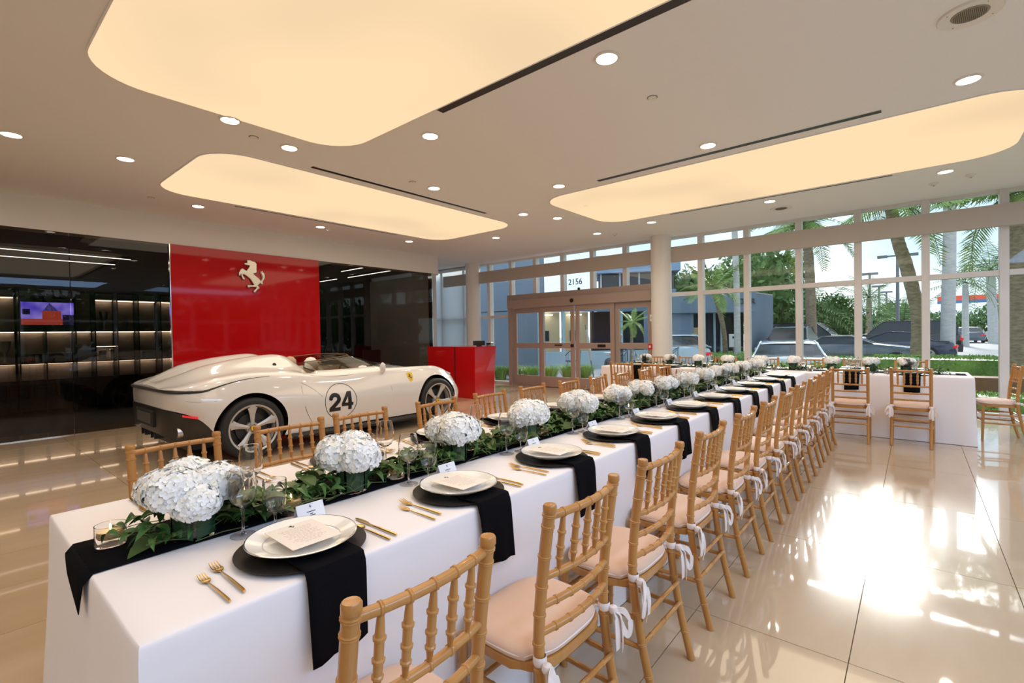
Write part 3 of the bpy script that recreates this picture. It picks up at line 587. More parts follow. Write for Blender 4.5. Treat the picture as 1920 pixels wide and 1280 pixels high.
# wheels ------------------------------------------------------------
def make_wheel():
    r = empty('wheel')
    R = .338
    MB().lathe([(.235,-.11),(.30,-.125),(.325,-.115),(R,-.09),(R,.09),(.325,.115),(.30,.125),(.235,.11)], 48, axis='Y', closed=True).build('tyre', m_tyre, r)
    MB().lathe([(.252,-.118),(.262,-.122),(.266,-.112),(.250,-.09),(.243,.09),(.250,.11),(.236,.11),(.230,-.085),(.240,-.11)], 48, axis='Y', closed=True).build('rim', m_rimm, r)
    MB().lathe([(0,-.035),(.165,-.035),(.165,-.02),(0,-.02)], 32, axis='Y').build('brake_disc', mat('dark_disc',(.05,.05,.05),.4,metal=.6), r)
    MB().lathe([(0,-.01),(.238,-.01)], 32, axis='Y').build('wheel_well', m_black, r)
    for k in range(5):
        a = 2*PI*k/5+.35
        m = MB(); ca, sa = math.cos(a), math.sin(a)
        sec = []
        for rr_, wd, yo, th in ((.04,.040,-.085,.035),(.09,.044,-.088,.03),(.15,.060,-.096,.026),(.20,.086,-.104,.022),(.248,.125,-.112,.02)):
            for dx, dy in ((-wd/2,yo+.004),(0,yo-.006),(wd/2,yo+.004),(wd/2*.8,yo+th),(-wd/2*.8,yo+th)):
                sec.append((rr_*ca-dx*sa, dy, rr_*sa+dx*ca))
        f = []
        for i in range(4):
            for j in range(5): f.append((i*5+j, i*5+(j+1)%5, (i+1)*5+(j+1)%5, (i+1)*5+j))
        f += [(0,1,2,3,4),(20,21,22,23,24)]
        m.add(sec, f, 0, False); m.build('spoke', m_rimm, r, bevel=.004)
        m = MB().lathe([(0,-.100),(.010,-.100),(.011,-.07)], 10, (.042*math.cos(a+.63),0,.042*math.sin(a+.63)), axis='Y'); m.build('wheel_bolt', m_steel, r)
    MB().lathe([(0,-.075),(.062,-.075),(.066,-.06),(.066,-.03)], 24, axis='Y').build('hub', m_rimm, r)
    MB().lathe([(0,-.108),(.026,-.106),(.030,-.095),(.030,-.07)], 20, axis='Y').build('hub_cap', m_yellow, r)
    MB().lathe([(0,-.1095),(.010,-.1085)], 8, (0,0,0), axis='Y').build('cap_mark', m_black, r)
    return r
wh = make_wheel(); wh.parent = car; wh.location = (2.23-3.6, -.855, HZ)
for i, (x, y, rz) in enumerate(((4.91,-.855,0),(2.23,.855,PI),(4.91,.855,PI))):
    c = copy_tree(wh); c.parent = car; c.location = (x-3.6, y, HZ); c.rotation_euler = (0, .5+i, rz) if rz == 0 else (0,0,rz)
# one level deeper is kept: wheel > tyre, rim, spoke ...
# rear diffuser, exhausts, lamps --------------------------------------
sec = []
DX = [1.27,1.34,1.48,1.66,1.82,1.93]; DW = [.57,.72,.84,.90,.915,.92]; DT = [.615,.592,.552,.485,.365,.27]; DB = [.34,.30,.27,.24,.20,.18]
m = MB(); vs = []
for x, wd, t_, b_ in zip(DX,DW,DT,DB):
    x = xm(x)
    vs += [(x-3.6,-wd,t_),(x-3.6,-wd*.99,(t_+b_)/2),(x-3.6,-wd*.9,b_),(x-3.6,wd*.9,b_),(x-3.6,wd*.99,(t_+b_)/2),(x-3.6,wd,t_)]
fs = [(i*6+j, (i+1)*6+j, (i+1)*6+(j+1)%6, i*6+(j+1)%6) for i in range(5) for j in range(6)]+[(0,1,2,3,4,5)]
m.add(vs, fs, 0, True).build('rear_diffuser', mat('carbon_black',(.018,.016,.015),.28,coat=.3), car)
MB().box(-2.138,-2.09,-.33,.33,.40,.57).build('plate_recess', m_dark, car, bevel=.004)
MB().box(-2.145,-2.13,-.26,.26,.43,.54).build('number_plate_holder', mat('dark_grey_plate',(.07,.065,.06),.4), car, bevel=.003)
for sgn in (-1, 1):
    p_ = surf(1.52,.545,sgn,0)
    MB().tube([Vector((1.60-3.6, sgn*.825, .548)), Vector((1.65-3.6, sgn*.872, .535)),Vector((1.71-3.6, sgn*.905, .520))], .012, 6).build('side_reflector', m_redlens, car)
    for dy in (0,.11):
        MB().lathe([(.052,-.06),(.058,-.065),(.060,-.05),(.058,.06),(.046,.06),(.046,-.06)], 20, (1.60-3.6+.0+dy*.25, sgn*(.62+dy), .375), axis='X', closed=True).build('exhaust_tip', m_steel, car)
    for k in range(2): MB().box(-2.11,-1.96,sgn*(.12+.13*k)-.006,sgn*(.12+.13*k)+.006,.26,.36).build('diffuser_fin', m_black, car)
# thin black shut line with the tail lamp in it, wrapping the tail and running up the haunch
LP = [(1.487,0,.795),(1.487,-.545,.795),(1.543,.79,.792),(1.64,.87,.788),(1.76,-.93,.795),(1.85,-.945,.82),(2.0,-.94,.865),(2.2,-.92,.90),(2.45,-.90,.915)]
LR = [.017,.017,.019,.017,.012,.009,.006,.004,.0025]
for sgn in (-1, 1):
    pts = [Vector((x-3.6, -sgn*y if sgn>0 else y, z)) if x < 1.50 else (surf(x, z, sgn, -.004) if y > 0 else near((x, -sgn*y if sgn>0 else y, z), 0.0)) for x,y,z in LP]
    pp = catmull(pts, 5); rr_ = [float(np.interp(i/5, range(9), LR)) for i in range(len(pp))]
    MB().tube(pp, rr_, 8).build('tail_light_band', m_black, car)
# shut lines: door, bonnet, bumper
def shut(pts, r=.0022, nm='shut_line'):
    MB().tube(catmull(pts, 5), r, 5).build(nm, mat('shut_line_grey',(.10,.09,.08),.6), car)
for sgn in (-1, 1):
    shut([surf(2.80,.86,sgn,0), surf(2.80,.70,sgn,0), surf(2.82,.5,sgn,0), surf(2.88,.36,sgn,0), surf(2.95,.26,sgn,0)])
    shut([surf(2.80,.79,sgn,0), surf(2.92,.72,sgn,0), surf(3.05,.60,sgn,0)])
    shut([surf(4.05,.82,sgn,0), surf(4.08,.6,sgn,0), surf(4.10,.4,sgn,0)], .0015)
    shut([surf(1.62,.70,sgn,0), surf(1.72,.685,sgn,0), surf(1.87,.68,sgn,0)], .0018)
    shut([near((2.86,sgn*.80,.86),.0), near((3.1,sgn*.80,.82),.0), near((3.5,sgn*.82,.825),.0), near((3.85,sgn*.80,.85),.0)], .0015)
MB().lathe([(0,0),(.018,.0),(.022,.004),(.022,.01),(0,.012)],14).build('filler_cap', m_dark, car, near((2.62,-.62,1.02),-.002)).rotation_euler=(1.1,0,0)
# number roundel
def project_mesh(me, off):
    for v in me.vertices:
        q = surf(v.co.x+3.6, v.co.z, -1, off); v.co.y = q.y
def decal(name, polys, mt, off=.0025, cell=.02):
    bm = bmesh.new()
    for P in polys:
        vsx = [bm.verts.new((x-3.6, 0, z)) for x, z in P]
        tri = tessellate_polygon([[Vector((x,z,0)) for x,z in P]])
        for a,b_,c in tri:
            try: bm.faces.new((vsx[a],vsx[b_],vsx[c]))
            except ValueError: pass
    for _ in range(3):
        ed = [e_ for e_ in bm.edges if e_.calc_length() > cell*2]
        if not ed: break
        bmesh.ops.subdivide_edges(bm, edges=ed, cuts=1); bmesh.ops.triangulate(bm, faces=bm.faces)
    bmesh.ops.recalc_face_normals(bm, faces=bm.faces)
    me = bpy.data.meshes.new(name); bm.to_mesh(me); bm.free(); project_mesh(me, off); me.materials.append(mt)
    return link(name, me, car)
m_decal = mat('decal_black', (.012,.010,.010), .3)
cx, cz, rr_ = 3.30, .515, .225
ring = []; n = 56
for k in range(n):
    a0, a1 = 2*PI*k/n, 2*PI*(k+1)/n
    ring.append([(cx+rr_*math.cos(a0),cz+rr_*math.sin(a0)),(cx+rr_*math.cos(a1),cz+rr_*math.sin(a1)),(cx+(rr_-.007)*math.cos(a1),cz+(rr_-.007)*math.sin(a1)),(cx+(rr_-.007)*math.cos(a0),cz+(rr_-.007)*math.sin(a0))])
decal('roundel', ring, m_decal)
def stroke(P, wd):
    out = []
    for i in range(len(P)-1):
        a, b_ = Vector(P[i]), Vector(P[i+1]); d = (b_-a).normalized(); n_ = Vector((-d.y,d.x))*wd/2
        out.append([tuple(a+n_),tuple(b_+n_),tuple(b_-n_),tuple(a-n_)])
        out.append([(b_.x+wd/2*math.cos(t*PI/4), b_.y+wd/2*math.sin(t*PI/4)) for t in range(8)]) if 0 < i+1 < len(P)-1 else None
    return out
X2, Z2, S = 3.135, .395, .235      # digit 2: left, bottom, height
wd = .052
arc = [(X2+.078+.056*math.cos(a), Z2+S-.084+.056*math.sin(a)) for a in np.linspace(PI*1.02, -PI*.08, 12)]
two = stroke(arc+[(X2+.118,Z2+.118),(X2+.04,Z2+.045)], wd)+[[(X2,Z2),(X2+.155,Z2),(X2+.155,Z2+.045),(X2,Z2+.045)],[(X2,Z2+.045),(X2+.07,Z2+.045),(X2+.055,Z2+.085),(X2+.02,Z2+.065)]]
decal('digit_two', two, m_decal, .003)
X4 = 3.305
four = [[(X4+.092,Z2),(X4+.142,Z2),(X4+.142,Z2+S),(X4+.092,Z2+S)],[(X4,Z2+.05),(X4+.165,Z2+.05),(X4+.165,Z2+.092),(X4,Z2+.092)],[(X4,Z2+.092),(X4+.046,Z2+.092),(X4+.13,Z2+S),(X4+.084,Z2+S)]]
decal('digit_four', four, m_decal, .003)
bx_, bz_ = 4.43, .735
sh = [(bx_-.052,bz_+.055),(bx_,bz_+.068),(bx_+.052,bz_+.055),(bx_+.05,bz_-.005),(bx_+.032,bz_-.048),(bx_,bz_-.075),(bx_-.032,bz_-.048),(bx_-.05,bz_-.005)]
decal('shield_badge', [sh], m_yellow, .003); 
hs = .085/1020
decal('badge_horse', [[(bx_+(a-590)*hs, bz_+(690-b_)*hs) for a,b_ in HB],[(bx_+(a-590)*hs, bz_+(690-b_)*hs) for a,b_ in HT]], m_decal, .0045, .05)
# sill blade, front splitter, headlights, mirrors
for sgn in (-1,1):
    MB().tube([Vector((2.62-3.6,sgn*.93,.17)),Vector((3.4-3.6,sgn*.925,.155)),Vector((4.5-3.6,sgn*.935,.15))], .035, 8).build('sill_blade', m_black, car)
    hp = [near((5.18+.06*k, sgn*(.80-.055*k*k*.25-.02*k), .74-.045*k), .004) for k in range(6)]
    MB().tube(hp, [.01,.018,.02,.018,.014,.006], 8).build('headlight', m_clear if False else mat('headlamp_lens',(.55,.56,.58),.08,spec=.8), car)
    q = near((3.98, sgn*.86, .88), 0)
    t = empty('mirror_pod', tuple(q)); t.parent = car
    MB().lathe([(0,-.075),(.022,-.07),(.036,-.04),(.042,0),(.036,.04),(.018,.07),(0,.078)], 18, (0,sgn*.05,.045)).build('mirror_shell', m_paint, t, bevel=0)
    MB().tube([Vector((.02,0,-.01)),Vector((.01,sgn*.05,.03))], [.010,.008], 8).build('mirror_stalk', m_black, t)
    MB().lathe([(0,-.10),(.035,-.085),(.05,-.03),(.04,.03),(0,.06)], 16, (3.82-3.6, sgn*.66, .885), axis='X').build('cowl_fairing', m_paint, car)
MB().prism([(5.25-3.6,-.84),(5.5-3.6,-.64),(5.70-3.6,-.34),(5.74-3.6,0),(5.70-3.6,.34),(5.5-3.6,.64),(5.25-3.6,.84)], .15,.19).build('front_splitter', m_black, car)
MB().box(5.56-3.6,5.70-3.6,-.3,.3,.22,.32).build('front_grille', m_black, car, bevel=.01)
MB().box(1.7-3.6,5.3-3.6,-.60,.60,.14,.24).build('underfloor', m_black, car)
# cockpit: seats, headrests, wheel, dash, screen
for sgn in (-1,1):
    t = empty('car_seat', (3.25-3.6, sgn*.30, .44)); t.parent = car
    MB().grid(lambda u,v: (.08+.42*u, -.21+.42*v, .10+.03*math.cos((v-.5)*PI)*-1+.06*abs(2*v-1)**3), 8, 10).grid(lambda u,v: (.08-.10*u, -.20+.40*v, .10+.38*u+.02*math.cos((v-.5)*PI)), 8, 10, flip=True).build('seat_shell', m_tan, t)
    MB().lathe([(0,-.07),(.06,-.065),(.085,-.02),(.085,.04),(.05,.085),(0,.10)], 18, (-.01,0,.53)).build('head_rest', m_white if sgn<0 else m_tan, t)
t = empty('steering_wheel', (3.78-3.6, -.30, .80)); t.parent = car; t.rotation_euler = (0,-.5,0)
MB().tube([(0,.15*math.cos(a),.15*math.sin(a)) for a in np.linspace(0,2*PI,29)], .014, 8).build('wheel_rim', m_black, t); MB().box(-.01,.01,-.14,.14,-.02,.02).build('wheel_spoke', m_black, t)
MB().grid(lambda u,v: (3.86-3.6+.18*u, -.57+1.14*v, .80+.06*math.sin(u*PI*.6)-.02*(2*v-1)**2), 6, 12).build('dashboard', m_tan, car)
MB().box(3.1-3.6,3.95-3.6,-.05,.05,.43,.72).build('centre_tunnel', m_tan, car, bevel=.02)
def scr_base(s):     # s 0..1 round the front of the cockpit
    P = [(3.12,-.70,.885),(3.35,-.72,.872),(3.7,-.70,.885),(4.05,-.60,.905),(4.28,-.33,.91),(4.34,0,.915),(4.28,.33,.91),(4.05,.60,.905),(3.7,.70,.885),(3.35,.72,.872),(3.12,.70,.885)]
    i = min(int(s*10), 9); f = s*10-i; return Vector(P[i]).lerp(Vector(P[i+1]), f)
def scr_top(s):
    P = [(3.02,-.56,1.02),(3.22,-.56,1.035),(3.45,-.55,1.055),(3.68,-.50,1.075),(3.78,-.28,1.085),(3.80,0,1.09),(3.78,.28,1.085),(3.68,.50,1.075),(3.45,.55,1.055),(3.22,.56,1.035),(3.02,.56,1.02)]
    i = min(int(s*10), 9); f = s*10-i; return Vector(P[i]).lerp(Vector(P[i+1]), f)
def sg(u, v):
    a, b_ = scr_base(u), scr_top(u); q = a.lerp(b_, v); q.x += .03*math.sin(v*PI); return (q.x-3.6, q.y, q.z)
o = MB().grid(sg, 40, 8).build('windscreen', m_tint, car)
sm = o.modifiers.new('s','SOLIDIFY'); sm.thickness = .004
MB().tube([Vector(sg(i/40,1)) for i in range(41)], .004, 6).build('screen_edge', mat('screen_edge_bronze',(.30,.22,.13),.3), car)
MB().tube([Vector(sg(i/40,0)) for i in range(41)], .011, 6).build('screen_seal', m_black, car)
for sgn in (-1,1): MB().tube([Vector((3.02-3.6,sgn*.56,1.02)),Vector((2.98-3.6,sgn*.62,.95)),Vector((3.12-3.6,sgn*.70,.885))], .009, 6).build('screen_end', m_black, car)
MB().tube([Vector((4.40-3.6,-.45,.905)),Vector((4.30-3.6,.05,.935)),Vector((4.0-3.6,.35,.975))], .010, 6).build('wiper', m_black, car)

# ================================================================== RECEPTION DESK
t = empty('reception_desk', (7.5, 7.6, 0), 0, 'angular glossy red reception desk by the sliding doors', 'desk')
top_p = [(-.37,-.63),(.45,-.48),(.62,.1),(.55,.95),(-.33,.92)]; bot_p = [(-.37,-.61),(.43,-.42),(.52,.1),(.48,.9),(-.35,.85)]
n = 5
vs = [(x,y,.0) for x,y in bot_p]+[(x,y,1.07) for x,y in top_p]
MB().add(vs, [tuple(range(n))[::-1]]+[(i,(i+1)%n,n+(i+1)%n,n+i) for i in range(n)]+[tuple(range(n,2*n))]).build('desk_body', m_reddesk, t, bevel=.004)
MB().prism([(x*1.005,y*1.005) for x,y in top_p],1.07,1.08).build('desk_top', m_reddesk, t)
MB().box(-.376,-.366,-.03,-.02,.01,1.06).build('panel_joint', m_black, t)
t = empty('tablet_stand', (7.55, 7.25, 1.08), .5, 'black screen on the red reception desk', 'monitor')
MB().box(-.02,.02,-.13,.13,.02,.12).build('display', m_black, t, bevel=.004); MB().box(-.04,.04,-.05,.05,0,.02).build('foot', m_black, t)
t = empty('payment_terminal', (7.75, 7.12, 1.08), .3, 'small grey terminal beside the black screen on the desk', 'device')
MB().box(-.05,.05,-.06,.06,0,.08).build('case', m_steel, t, bevel=.006); MB().box(-.054,-.05,-.04,.04,.03,.07).build('keypad', m_black, t)
t = empty('office_chair', (8.55,8.7,0), 1.2, 'dark swivel chair behind the red desk', 'chair')
MB().box(-.22,.22,-.22,.22,.44,.5).build('seat', m_dark, t, bevel=.02); MB().box(-.2,.2,.18,.22,.52,.95).build('backrest', m_dark, t, bevel=.02); MB().tube([(0,0,.44),(0,0,.08)],.025).build('gas_stem', m_steel, t)
for k in range(5): MB().tube([(0,0,.09),(.27*math.cos(k*1.257),.27*math.sin(k*1.257),.04)],.02).build('foot_arm', m_black, t)

# ================================================================== CHIAVARI CHAIRS
def bamboo(P, r0, r1, step, rings=None, n=10, per=6, ringh=.0046, bulge=1.17, tip=False):
    """turned pole along P with raised node rings"""
    pts = catmull(P, per); L = [0]
    for i in range(1, len(pts)): L.append(L[-1]+(pts[i]-pts[i-1]).length)
    tot = L[-1]
    def at(s):
        i = min(max(int(np.searchsorted(L, s))-1, 0), len(pts)-2); f = (s-L[i])/max(L[i+1]-L[i], 1e-9); return pts[i].lerp(pts[i+1], f)
    nod = rings if rings is not None else [step*(k+.55) for k in range(int(tot/step)) if step*(k+.55) < tot-.02]
    S = set(np.linspace(0, tot, max(3, int(tot/.05))))
    spec = {}
    for s in nod:
        for d, kf in ((-ringh,1.0),(-ringh*.55,bulge),(-ringh*.1,bulge*.93),(ringh*.1,bulge*.93),(ringh*.55,bulge),(ringh,1.0)): spec[s+d] = kf
    S = sorted([s for s in S if all(abs(s-q) > ringh*1.5 for q in nod)]+list(spec))
    mb = MB(); rr_ = []; pp = []
    for s in S:
        s2 = min(max(s,0),tot); pp.append(at(s2)); base = r0+(r1-r0)*s2/tot; rr_.append(base*spec.get(s, 1.0))
    mb.tube(pp, rr_, n); return mb
def make_chair():
    """local frame: sitter faces +Y, seat centre over the origin"""
    t = empty('chiavari_chair')
    W0, H = .170, .88
    for s in (-1, 1):
        # rear leg and post in one turned pole
        m = bamboo([(s*W0,-.258,0),(s*W0,-.210,.20),(s*W0,-.176,.43),(s*W0,-.184,.62),(s*W0,-.219,H-.012)], .0145, .0165, .1, [.11,.22,.33,.43,.50,.58,.66,.745,.83,.862], 12)
        m.lathe([(.0165,H-.022),(.0185,H-.018),(.0185,H-.004),(.016,H),(0,H+.001)], 14, (s*W0,-.2195,0))
        m.build('rear_leg', m_wood, t)
        bamboo([(s*.183,.112,.41),(s*.185,.116,.2),(s*.186,.120,0)], .0155, .012, .1, [.09,.18,.28], 10).build('front_leg', m_wood, t)
        # side stretchers
        for z in (.30, .20):
            bamboo([(s*W0*1.01,-.192-.02*(z<.25),z),(s*.185,.115,z+.005)], .0095, .0095, .12, None, 8).build('side_stretcher', m_wood, t)
    def back(z0, y, bow=-.022): return [(-W0,y,z0),(-W0*.5,y+bow*.75,z0),(0,y+bow,z0),(W0*.5,y+bow*.75,z0),(W0,y,z0)]
    zs = [.845, .675, .595, .52]; ys = [-.213, -.192, -.184, -.180]
    sp = [-.115,-.0575,0,.0575,.115]
    for k, (z, y) in enumerate(zip(zs, ys)):
        rg = [W0+q for q in sp]
        bamboo(back(z, y), .0115 if k < 1 else .0105, .0115 if k < 1 else .0105, .058, [v*1.01 for v in rg], 10, bulge=1.22).build('back_rail', m_wood, t)
    for q in sp:
        b_ = -.022*(1-(q/W0)**2)
        m = MB(); y0, y1 = ys[0]+b_, ys[1]+b_; L = zs[0]-zs[1]
        prof = []
        for s, r in ((0,.0045),(.12,.0075),(.30,.0095),(.315,.0125),(.345,.0125),(.36,.0095),(.55,.0095),(.565,.0125),(.595,.0125),(.61,.0095),(.74,.0090),(.755,.0115),(.78,.0115),(.795,.0085),(1,.0045)): prof.append((s, r))
        m.tube([Vector((q, y0+(y1-y0)*s, zs[0]-L*s)) for s, r in prof], [r for s, r in prof], 9); m.build('spindle', m_wood, t)
    for y, z in ((-.205,.30),(-.215,.22)):
        bamboo([(-W0,y,z),(W0,y,z)], .0085, .0085, .11, None, 8).build('rear_stretcher', m_wood, t)
    for z in (.31,.23): bamboo([(-.184,.115,z),(.184,.115,z)], .0085, .0085, .12, None, 8).build('front_stretcher', m_wood, t)
    P = []
    for k in range(40):   # rounded seat outline
        a = 2*PI*k/40; c_, s_ = math.cos(a), math.sin(a); e_ = .5
        x = abs(c_)**e_*(1 if c_>0 else -1)*.198; y = abs(s_)**e_*(1 if s_>0 else -1)*.160-.028
        P.append((x*(1 if y > -.1 else .93), y))
    MB().prism(P, .395, .425).build('seat_frame', m_wood, t, bevel=.005)
    def cf(u, v):
        a = 2*PI*u; c_, s_ = math.cos(a), math.sin(a); k = 1-v if v < .999 else 0
        rr_ = [1.0,1.02,1.0,.93,.75,.4,0][round(v*6)]; zz = [.428,.438,.452,.462,.470,.474,.475][round(v*6)]
        x = abs(c_)**.55*(1 if c_>0 else -1)*.196*rr_; y = abs(s_)**.55*(1 if s_>0 else -1)*.157*rr_-.023
        y -= .0
        if y < -.14: x *= .90
        zz += .002*math.sin(9*a)*rr_ if 0 < v < .5 else 0
        return (x, y, zz)
    cu = MB().grid(cf, 48, 6); cu.lathe([(0,.4275),(.1,.4275)], 16); o = cu.build('cushion', m_cush, t)
    pp = [(lambda q: (q[0]*1.004,q[1]*1.004,.440))(cf(k/48, 0)) for k in range(49)]
    MB().tube(pp, .0032, 6).build('piping', m_satin, o)
    for s in (-1, 1):
        tie_mb(s).build('seat_tie', m_satin, t)
    return t
def ribbon(mb, P, wd, twist=0, th=.0012):
    pts = catmull(P, 6); L = len(pts); vs = []
    for i, p_ in enumerate(pts):
        tt = (pts[min(i+1,L-1)]-pts[max(i-1,0)]).normalized(); side = tt.cross(Vector((math.sin(twist),math.cos(twist),.1))).normalized()
        w_ = wd*(.55+.45*math.sin(PI*min(1,(i+2)/(L*.35)))) if i < L*.3 else wd
        nn = side.cross(tt)*th
        vs += [p_-side*w_/2+nn, p_+side*w_/2+nn, p_+side*w_/2-nn, p_-side*w_/2-nn]
    fs = []
    for i in range(L-1):
        for j in range(4): fs.append((i*4+j,i*4+(j+1)%4,(i+1)*4+(j+1)%4,(i+1)*4+j))
    fs += [(0,1,2,3),(4*L-4,4*L-3,4*L-2,4*L-1)]
    mb.add(vs, fs, 0, True)
def tie_mb(s):
    m = MB(); X, Y = s*.170, -.184
    # band round the post
    m.lathe([(.0175,.435),(.0195,.440),(.0195,.455),(.0175,.460),(.0165,.447)], 12, (X,Y+.006,0), closed=True)
    m.lathe([(0,-.014),(.013,-.009),(.016,0),(.012,.010),(0,.015)], 10, (X+s*.008,Y-.024,.440))      # knot
    k = (X+s*.008, Y-.030, .440)
    ribbon(m, [k,(k[0]+s*.020,k[1]-.020,.435),(k[0]+s*.042,k[1]-.030,.395),(k[0]+s*.045,k[1]-.026,.350),(k[0]+s*.026,k[1]-.020,.365),(k[0]+s*.01,k[1]-.008,.41),k], .020, .3)
    ribbon(m, [k,(k[0]-s*.010,k[1]-.012,.415),(k[0]-s*.016,k[1]-.018,.37),(k[0]-s*.010,k[1]-.016,.325)], .026, .1)
    ribbon(m, [k,(k[0]+s*.006,k[1]-.018,.42),(k[0]+s*.004,k[1]-.024,.36),(k[0]+s*.010,k[1]-.02,.315)], .022, -.4)
    ribbon(m, [(X-s*.02,Y+.03,.445),(X,Y+.004,.447),k], .014, 0)
    return m
proto = make_chair(); used = [False]
def chair(x, y, rz, label, group):
    c = proto if not used[0] else copy_tree(proto); used[0] = True
    c.location = (x, y, 0); c.rotation_euler = (0, 0, rz); tag(c, label, 'chair', group); return c
TX0, TX1, TY0, TY1, TZ = .232, 7.27, 1.112, 2.185, .76
rnd = random.Random(3)
for i in range(11):
    x = .622+.58*i
    chair(x+rnd.uniform(-.012,.012), .957+rnd.uniform(-.004,.004), rnd.uniform(-.02,.02), 'golden bamboo-style chair, %s from the near end, on the open-floor side of the long table' % ORD[i], 'chairs on the open-floor side')
for i in range(11):
    x = [.695,1.195,1.68,2.26,2.83,3.40,3.98,4.52,5.10,5.68,6.26][i]
    chair(x+rnd.uniform(-.02,.02), 2.385+rnd.uniform(-.015,.015), PI+rnd.uniform(-.06,.06), 'golden bamboo-style chair, %s from the near end, on the car side of the long table' % ORD[i], 'chairs on the car side')
chair(7.08, .60, -PI/2+.05, 'golden bamboo-style chair with its back to us at the cross table, left one', 'chairs at the cross table')
chair(7.17, .03, -PI/2-.04, 'golden bamboo-style chair with its back to us at the cross table, right one', 'chairs at the cross table')
chair(8.02, -.70, .10, 'golden bamboo-style chair side-on at the right end of the cross table', 'chairs at the cross table')
chair(6.98, 3.50, -PI/2+.12, 'golden chair at the far left arm of the cross table, left one', 'chairs at the cross table')
chair(6.98, 2.95, -PI/2-.05, 'golden chair at the left arm of the cross table, right one', 'chairs at the cross table')
for k, y in enumerate((.05,.66,1.27,1.9,2.55,3.2,3.8)):
    chair(8.66, y, PI/2, 'golden bamboo-style chair on the window side of the cross table, %s from its right end' % ORD[k], 'chairs at the cross table')

# ================================================================== CLOTHS
def tablecloth(name, x0, x1, y0, y1, z, label, seed, foldy=1.0, skip=None):
    rn = random.Random(seed); t = MB()
    r = .012; per = []
    def side(a, b_, n):
        for k in range(n): per.append(Vector(a).lerp(Vector(b_), k/n))
    nx_ = int((x1-x0)/.045); ny_ = int((y1-y0)/.03)
    side((x0,y0,0),(x1,y0,0),nx_); side((x1,y0,0),(x1,y1,0),ny_); side((x1,y1,0),(x0,y1,0),nx_); side((x0,y1,0),(x0,y0,0),ny_)
    n = len(per); cx, cy = (x0+x1)/2, (y0+y1)/2
    phs = [rn.uniform(0,6.28) for _ in range(8)]
    levels = [(0,0),(.002,.0035),(.008,.006),(.03,.0075),(.12,.008),(.25,.008),(.40,.008),(.55,.008),(.68,.008),(z-.004,.008)]
    vs = [(p.x, p.y, z) for p in per]
    for dz, out in levels[1:]:
        f = (dz/z)**1.3
        for i, p in enumerate(per):
            onx = (abs(p.y-y0) < 1e-6 or abs(p.y-y1) < 1e-6); d = Vector((0,0,0))
            if i < nx_: d = Vector((0,-1,0))
            elif i < nx_+ny_: d = Vector((1,0,0))
            elif i < 2*nx_+ny_: d = Vector((0,1,0))
            else: d = Vector((-1,0,0))
            dc = min((p-Vector(c)).length for c in ((x0,y0,0),(x1,y0,0),(x1,y1,0),(x0,y1,0)))
            if dc < .12:
                dd = (Vector((p.x-cx,p.y-cy,0))); dd = Vector((math.copysign(1,dd.x),math.copysign(1,dd.y),0)).normalized(); k = (1-dc/.12)*.8; d = (d*(1-k)+dd*k).normalized()
            s = (p.x if onx else p.y)*1.0+i*.0
            endf = 1.0 if not onx else .35
            wv = math.sin(s*17+phs[0])*.5+math.sin(s*29+phs[1])*.3+math.sin(s*47+phs[2])*.2
            wv2 = max(0, math.sin(s*5.3+phs[3]))**4*1.2 if onx else 0
            cornerf = math.exp(-(dc/.10)**2)*.45
            amp = ((.020 if not onx else .004)*foldy*(1+wv)+.004*wv2*foldy+ .055*cornerf)*f
            q = p+d*(out+amp)
            vs.append((q.x, q.y, z-dz))
    fs = []
    for l in range(len(levels)-1):
        for i in range(n): fs.append((l*n+i, (l+1)*n+i, (l+1)*n+(i+1)%n, l*n+(i+1)%n))
    t.add(vs, fs, 0, True)
    gx = nx_; gy = ny_
    vs = [(x0+(x1-x0)*i/gx, y0+(y1-y0)*j/gy, z) for i in range(gx+1) for j in range(gy+1)]
    fs = [(i*(gy+1)+j,(i+1)*(gy+1)+j,(i+1)*(gy+1)+j+1,i*(gy+1)+j+1) for i in range(gx) for j in range(gy)]
    t.add(vs, fs, 0, True)
    me = t.mesh(name, m_cloth); bm = bmesh.new(); bm.from_mesh(me); bmesh.ops.remove_doubles(bm, verts=bm.verts, dist=.0004); bmesh.ops.recalc_face_normals(bm, faces=bm.faces); bm.to_mesh(me); bm.free()
    me.polygons.foreach_set('use_smooth',[True]*len(me.polygons)); o = link('tablecloth', me); tag(o, label, 'tablecloth'); return o
tablecloth('long_cloth', TX0, TX1, TY0, TY1, TZ, 'floor-length white cloth on the long banquet table', 4, 1.0)
tablecloth('cross_cloth', 7.36, 8.28, -.50, 4.15, TZ, 'white cloth on the cross table by the windows', 9, .3)
# corner tuck of the near right corner
# runner with its pointed drop over the near end
rx0 = TX0-.018; RY0, RY1 = 1.535, 1.805
m = MB(); n = 120
for k in range(1):
    vs = []; 
    for i in range(n+1):
        x = TX0+(7.30-TX0)*i/n
        for j in range(5): vs.append((x, RY0+(RY1-RY0)*j/4+.004*math.sin(x*5+j*.2), TZ+.0022+.0006*math.sin(x*31)))
    fs = [(i*5+j,(i+1)*5+j,(i+1)*5+j+1,i*5+j+1) for i in range(n) for j in range(4)]
    m.add(vs, fs, 0, True)
    vs = []
    for i in range(9):
        f = i/8
        for j in range(5):
            v_ = j/4; drop = .035+.055*(1-v_)**1.0
            y = RY0+(RY1-RY0)*v_*(1-.45*f)+.01*f
            vs.append((TX0-.016*min(1,f*4)-.010*f, y, TZ+.0022-drop*f))
    m.add(vs, [(i*5+j,i*5+j+1,(i+1)*5+j+1,(i+1)*5+j) for i in range(8) for j in range(4)], 0, True)
o = m.build('table_runner', m_blackcloth); md = o.modifiers.new('t','SOLIDIFY'); md.thickness = .0016; md.offset = 1
